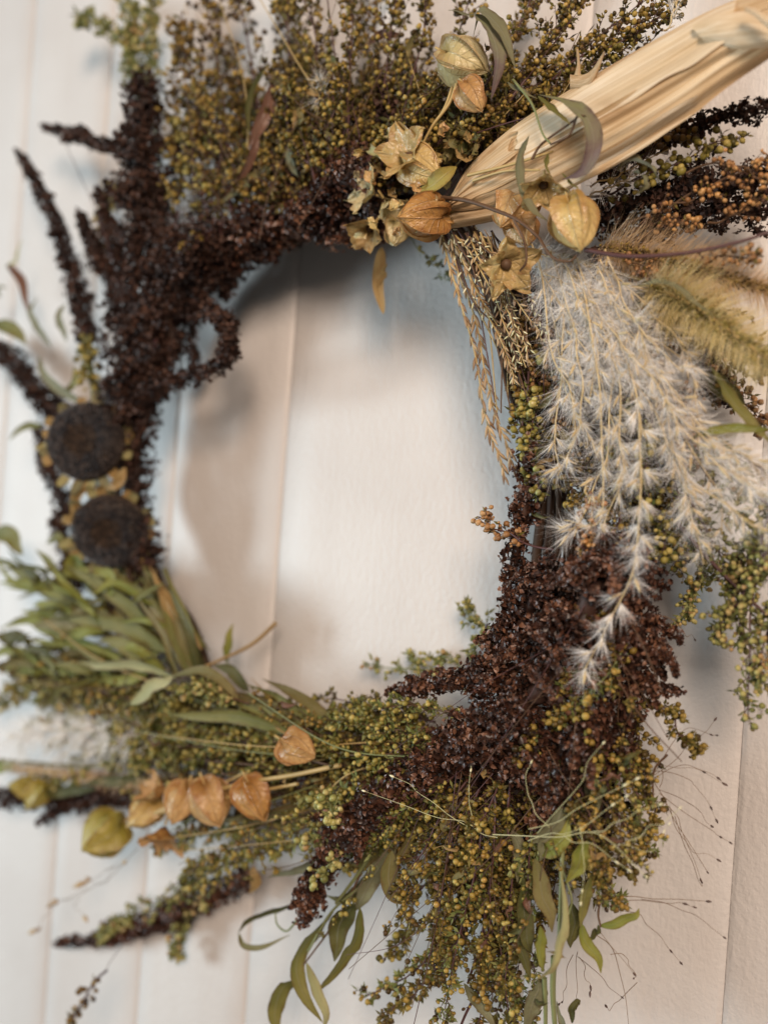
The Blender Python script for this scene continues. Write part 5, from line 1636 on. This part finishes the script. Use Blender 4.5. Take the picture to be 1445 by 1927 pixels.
# ------------------------------------------------ silver feather grass
FEA = [
    ([(1000, 470, 84), (1012, 560, 92), (1030, 660, 96), (1075, 740, 98), (1085, 830, 98)], 30),
    ([(1040, 480, 86), (1060, 590, 94), (1085, 700, 100), (1090, 800, 102), (1050, 900, 100)], 34),
    ([(1060, 490, 86), (1100, 600, 96), (1130, 720, 102), (1140, 850, 104), (1120, 960, 102), (1060, 1000, 100)], 38),
    ([(1080, 490, 86), (1140, 590, 94), (1180, 660, 98), (1240, 730, 100), (1265, 810, 98)], 34),
    ([(1100, 490, 84), (1160, 570, 92), (1210, 640, 96), (1225, 690, 96)], 28),
    ([(1130, 490, 80), (1210, 570, 84), (1280, 640, 86), (1310, 700, 84)], 28),
    ([(1110, 560, 88), (1150, 680, 96), (1170, 800, 100), (1160, 900, 100), (1140, 1000, 98)], 36),
    ([(1150, 600, 88), (1190, 720, 96), (1205, 840, 102), (1200, 960, 108), (1185, 1080, 110), (1140, 1190, 110), (1085, 1280, 108)], 44),
    ([(1220, 620, 80), (1245, 740, 88), (1270, 860, 90), (1300, 960, 90), (1330, 1060, 86)], 40),
    ([(1240, 760, 84), (1310, 840, 90), (1380, 900, 94), (1460, 960, 94)], 36),
    ([(1260, 790, 76), (1340, 820, 82), (1420, 860, 86), (1480, 890, 86)], 30),
    ([(1160, 720, 86), (1140, 860, 92), (1090, 960, 96), (1050, 1010, 96)], 30),
    ([(1050, 560, 88), (1060, 680, 92), (1055, 800, 92), (1040, 880, 90)], 30),
    ([(1180, 640, 84), (1230, 720, 86), (1290, 830, 86), (1340, 930, 84), (1360, 1010, 80)], 34),
    ([(1080, 520, 78), (1120, 650, 80), (1150, 780, 82), (1180, 900, 82)], 30),
    ([(1230, 740, 82), (1300, 800, 88), (1370, 850, 90), (1460, 880, 90)], 30),
    ([(1240, 800, 84), (1310, 890, 90), (1390, 960, 92), (1460, 1010, 90)], 32),
    ([(1220, 700, 80), (1290, 760, 86), (1360, 850, 88), (1420, 930, 86)], 32),
    ([(1200, 700, 84), (1250, 800, 90), (1290, 900, 92), (1300, 1000, 90)], 32),
    ([(1240, 640, 74), (1300, 700, 80), (1330, 780, 82), (1350, 860, 82)], 26),
    ([(1020, 500, 76), (1040, 620, 78), (1070, 740, 80), (1110, 860, 82)], 30),
]
for k, (pts, ns) in enumerate(FEA):
    feather(J(pts, 9) if k != 7 else pts, int(ns * (0.5 if k != 7 else 0.62)), 62 if k != 7 else 54, 34, 40 if k != 7 else 64, 0.02, hw=0.2 if k != 7 else 0.3, spread=0.65, label='curved silver feather plume with its tip low over the maroon amaranth' if k == 7 else None)
feather([(330, 1400, 44), (230, 1380, 46), (120, 1370, 44), (20, 1390, 40)], 30, 70, 26, 70, 0.1, hw=0.4, spread=0.9, label='blurred pale fluffy grass at the left edge')
feather([(300, 1420, 40), (200, 1410, 40), (80, 1400, 36)], 20, 60, 26, 40, 0.1, hw=0.22, spread=0.9)
for k in range(9):
    x0 = rng.uniform(1000, 1150)
    x1 = x0 + rng.uniform(20, 150)
    y1 = rng.uniform(700, 900)
    feather([(x0, rng.uniform(470, 520), rng.uniform(78, 92)), ((x0 + x1) / 2 + rng.normal(0, 16), (490 + y1) / 2, rng.uniform(86, 98)), (x1 + rng.normal(0, 30), y1, rng.uniform(84, 100))],
            11, 62, 30, 40, 0.02, hw=0.2, spread=0.7)
# soft fluff where the plumes leave the ring
for pts in ([(990, 470, 82), (1060, 500, 86), (1130, 560, 88)], [(1010, 500, 84), (1090, 560, 90), (1170, 640, 92)], [(1020, 520, 86), (1080, 620, 92), (1130, 720, 94)]):
    feather(pts, 18, 66, 24, 46, 0.0, hw=0.20, spread=0.9)
for pts in ([(1110, 350, 62), (1180, 320, 64), (1260, 280, 62)], [(1090, 380, 64), (1150, 350, 66), (1200, 330, 64)], [(1250, 60, 66), (1270, 20, 66), (1290, -30, 64)], [(600, 190, 84), (604, 165, 86), (600, 150, 86)]):
    feather(pts, 5, 40, 18, 26, 0.0, hw=0.25, spread=0.7)

# ------------------------------------------------ foxtails
foxtail([(1140, 468, 62), (1240, 488, 70), (1340, 515, 74), (1480, 555, 74)], 17, 100, 2800, M_BRISTT, label='upper tan foxtail under the purple stem', smat=M_GOLD)
foxtail([(1230, 540, 78), (1300, 575, 86), (1380, 630, 90), (1490, 710, 90)], 21, 108, 2800, M_BRIST, label='large yellow foxtail at the right edge', smat=M_OLIVE, taper=0.1)
stem([(1060, 480, 70), (1130, 505, 76), (1215, 530, 78)], 4.6, M_LEAFO)
sprig([(1150, 480, 74), (1210, 500, 78), (1250, 530, 78)], 30, 8, 5, M_ORANGE, 0.2, M_FLUFF, M_STEM)
sprig([(1300, 480, 84), (1380, 490, 86), (1430, 480, 86)], 34, 8, 5, M_ORANGE, 0.2, M_FLUFF, M_STEM)
foxtail([(330, 1480, 40), (230, 1470, 38), (120, 1455, 36), (20, 1445, 34)], 9, 34, 900, M_BRISTT, label='soft grey foxtail at the left', smat=M_GRAIN)

# ------------------------------------------------ grain spikes hanging inside the ring
grain_spike([(830, 445, 72), (858, 540, 72), (885, 640, 70), (905, 740, 66), (930, 830, 62), (955, 905, 58)], 50, 28, label='tan grain spike hanging inside the ring')
grain_spike([(845, 450, 72), (880, 560, 72), (905, 660, 68), (925, 760, 64), (955, 850, 60), (975, 900, 58)], 56, 28)
grain_spike([(850, 450, 76), (890, 530, 78), (930, 610, 78), (960, 690, 76)], 40, 26, M_GRAIN)
for pts in ([(860, 440, 80), (910, 520, 82), (950, 600, 82), (985, 690, 80)], [(880, 450, 82), (935, 540, 84), (975, 640, 84)], [(890, 440, 78), (950, 560, 82), (1000, 680, 80)],
            [(850, 440, 74), (900, 560, 78), (950, 660, 78), (970, 720, 76)], [(900, 440, 84), (965, 550, 86), (1020, 640, 84)]):
    grain_spike(pts, 34, 20, M_GRAIN, spread=0.6)
    grain_spike(J(pts, 10), 26, 15, M_PSEED, spread=0.7, smat=M_STEM)
for k in range(22):
    x0 = rng.uniform(840, 930)
    x1 = rng.uniform(930, 1040)
    stem([(x0, 430 + rng.uniform(0, 20), 70 + rng.uniform(-8, 14)), ((x0 + x1) / 2 + rng.normal(0, 12), 550, 76), (x1, rng.uniform(640, 800), 72 + rng.uniform(-8, 10))],
         rng.uniform(1.2, 2.2), [M_STEM, M_STRAW, M_STEMP, M_WISP][k % 4], name='dry_stalk')

# ------------------------------------------------ loose stalks and chaff poking out of the bundles
def stray(base, tip, n, j0, j1, d, mats, r=(0.8, 1.7), berries=True):
    for k in range(n):
        x0, y0 = base[0] + rng.normal(0, j0), base[1] + rng.normal(0, j0)
        x1, y1 = tip[0] + rng.normal(0, j1), tip[1] + rng.normal(0, j1)
        dd = rng.uniform(*d)
        pts = [(x0, y0, dd), ((x0 + x1) / 2 + rng.normal(0, 14), (y0 + y1) / 2 + rng.normal(0, 14), dd + rng.uniform(0, 10)), (x1, y1, dd + rng.uniform(-8, 10))]
        if berries and k % 2:
            sprig(pts, 16, 7, 4.6, [M_GOLD, M_BROWN, M_OLIVE][k % 3], 0.5, M_FLUFF, M_STEM, 0.55, (1, 3), stem_px=1.2, lo=True)
        else:
            stem(pts, rng.uniform(*r), mats[k % len(mats)], name='dry_stalk')


stray((640, 330), (620, 40), 12, 90, 110, (60, 86), [M_STRAW, M_STEM, M_STEMP])
stray((850, 300), (1000, 60), 10, 60, 90, (60, 86), [M_STRAW, M_STEM, M_STEMP])
stray((420, 400), (370, 150), 10, 40, 60, (55, 76), [M_STRAW, M_STEM, M_STEMP])
stray((900, 1500), (820, 1860), 14, 80, 90, (76, 92), [M_STEMP, M_STEM, M_STEM, M_GSTEM], (0.6, 1.2))
stray((1080, 1450), (1150, 1680), 8, 50, 50, (76, 94), [M_STEM, M_STEMP], (0.6, 1.2))
stray((700, 1430), (420, 1400), 14, 50, 90, (56, 84), [M_STRAW, M_STEM, M_GSTEM])
stray((640, 1500), (400, 1610), 10, 40, 70, (50, 70), [M_STRAW, M_STEM, M_GSTEM])
stray((300, 1280), (60, 1260), 10, 40, 80, (44, 64), [M_STRAW, M_GSTEM, M_LEAFO])
stray((1150, 1150), (1180, 1380), 8, 60, 80, (84, 98), [M_STEM, M_STEMP])
stray((330, 600), (260, 300), 8, 50, 60, (50, 66), [M_STEMP, M_TWIG], (0.5, 0.9), berries=False)
stray((1080, 1200), (760, 1450), 6, 60, 80, (88, 100), [M_STEM, M_STEMP], (0.6, 1.0), berries=False)
# torn brown leaf bits caught in the seed masses
for (cx, cy, sx, sy, d0, d1, n) in [(700, 220, 200, 100, 60, 84, 16), (900, 1640, 130, 160, 80, 98, 24), (1130, 1520, 70, 80, 80, 96, 10), (500, 1430, 180, 60, 56, 76, 16), (1050, 800, 60, 140, 66, 84, 10)]:
    for k in range(n):
        x, y = cx + rng.normal(0, sx * 0.6), cy + rng.normal(0, sy * 0.6)
        an, ln, dd = rng.uniform(0, 6.28), rng.uniform(18, 46), rng.uniform(d0, d1)
        leaf([(x, y, dd), (x + 0.5 * ln * math.cos(an) + rng.normal(0, 5), y + 0.5 * ln * math.sin(an) + rng.normal(0, 5), dd + rng.uniform(0, 8)), (x + ln * math.cos(an), y + ln * math.sin(an), dd)],
             rng.uniform(8, 20), [M_LEAFO, M_LEAFD, M_LEAFR, M_TAN][k % 4], (rng.uniform(-1.3, 1.3), rng.uniform(-1.3, 1.3)), 0.5, 0.35, name='dry_leaf', n=10)

# ------------------------------------------------ wiry grass, lower right
wisp([(1220, 1440, 70), (1260, 1520, 60), (1330, 1640, 46)], [
    [(1230, 1460, 68), (1300, 1440, 58), (1365, 1475, 50)], [(1240, 1480, 66), (1310, 1520, 54), (1335, 1560, 50)], [(1245, 1490, 66), (1330, 1560, 52), (1368, 1580, 48)],
    [(1255, 1510, 62), (1290, 1580, 54), (1320, 1655, 48)], [(1240, 1480, 66), (1260, 1440, 60), (1360, 1470, 50)], [(1260, 1520, 60), (1300, 1600, 52), (1345, 1610, 46)],
    [(1225, 1450, 68), (1300, 1470, 56), (1350, 1540, 50)], [(1230, 1460, 68), (1290, 1410, 60), (1345, 1358, 54)], [(1230, 1455, 68), (1290, 1380, 60), (1352, 1385, 54)],
    [(1270, 1540, 58), (1310, 1640, 48), (1322, 1668, 46)]], label='wiry grass with tiny dark seeds beside the wreath')
wisp([(1130, 1700, 76), (1210, 1690, 68), (1330, 1696, 56)], [[(1170, 1692, 72), (1250, 1695, 64), (1300, 1704, 58)], [(1200, 1692, 70), (1300, 1715, 58), (1355, 1755, 50)],
     [(1180, 1705, 70), (1230, 1750, 60), (1285, 1815, 52)], [(1120, 1740, 74), (1160, 1790, 66), (1190, 1830, 60)]])
wisp([(1120, 1760, 70), (1160, 1800, 60), (1185, 1930, 50)], [[(1090, 1800, 66), (1105, 1840, 60), (1110, 1860, 58)], [(1085, 1800, 66), (1140, 1850, 58), (1165, 1870, 54)],
     [(1085, 1790, 66), (1085, 1850, 58), (1085, 1890, 56)], [(1150, 1800, 62), (1185, 1810, 56), (1190, 1840, 54)], [(1080, 1800, 66), (1060, 1860, 56), (1050, 1890, 54)],
     [(1200, 1850, 50), (1160, 1890, 48), (1145, 1900, 48)]])
wisp([(930, 1570, 98), (1050, 1575, 106), (1130, 1570, 106), (1210, 1650, 100)], [[(1000, 1575, 104), (1080, 1560, 108), (1180, 1500, 106)], [(1010, 1565, 104), (1080, 1480, 108), (1125, 1400, 108)],
     [(1060, 1574, 106), (1120, 1590, 106), (1178, 1640, 102)], [(940, 1578, 98), (850, 1545, 100), (690, 1495, 96)], [(1000, 1560, 104), (1110, 1510, 108), (1200, 1470, 104)],
     [(1120, 1568, 106), (1160, 1545, 108), (1235, 1515, 106)], [(1090, 1570, 106), (1100, 1620, 106), (1090, 1700, 104)], [(880, 1560, 98), (800, 1500, 100), (745, 1465, 98)],
     [(890, 1540, 98), (880, 1480, 102), (890, 1445, 100)], [(1030, 1560, 104), (990, 1500, 106), (1000, 1440, 106)]],
     1.0, M_WISPL, M_PSEED, 12, label='pale wiry grass lying across the lower right seeds')
wisp([(1180, 1580, 100), (1230, 1555, 96), (1270, 1525, 92)], [[(1150, 1590, 100), (1220, 1600, 94), (1260, 1560, 90)]], 0.7, M_WISPL, M_PSEED, 10)
wisp([(1255, 1160, 60), (1290, 1190, 52), (1310, 1200, 48)], [[(1250, 1180, 60), (1275, 1160, 54), (1290, 1140, 50)]], 0.8)
wisp([(260, 1600, 40), (190, 1660, 44), (110, 1700, 46)], [[(220, 1630, 42), (180, 1650, 44), (160, 1660, 44)], [(210, 1640, 42), (200, 1660, 44), (175, 1658, 44)], [(170, 1670, 44), (130, 1690, 46), (102, 1698, 46)],
     [(150, 1690, 44), (140, 1705, 44), (155, 1722, 44)], [(110, 1700, 46), (80, 1735, 46), (70, 1750, 46)], [(200, 1640, 44), (220, 1630, 44), (235, 1625, 44)]], 0.7, M_WISP, M_GRAIN, 26)
wisp([(390, 120, 36), (375, 60, 32), (370, -10, 30)], [[(385, 100, 34), (360, 50, 30), (352, 20, 30)], [(382, 90, 34), (395, 50, 30), (402, 20, 30)]], 0.7, M_WISP, M_GRAIN, 10)
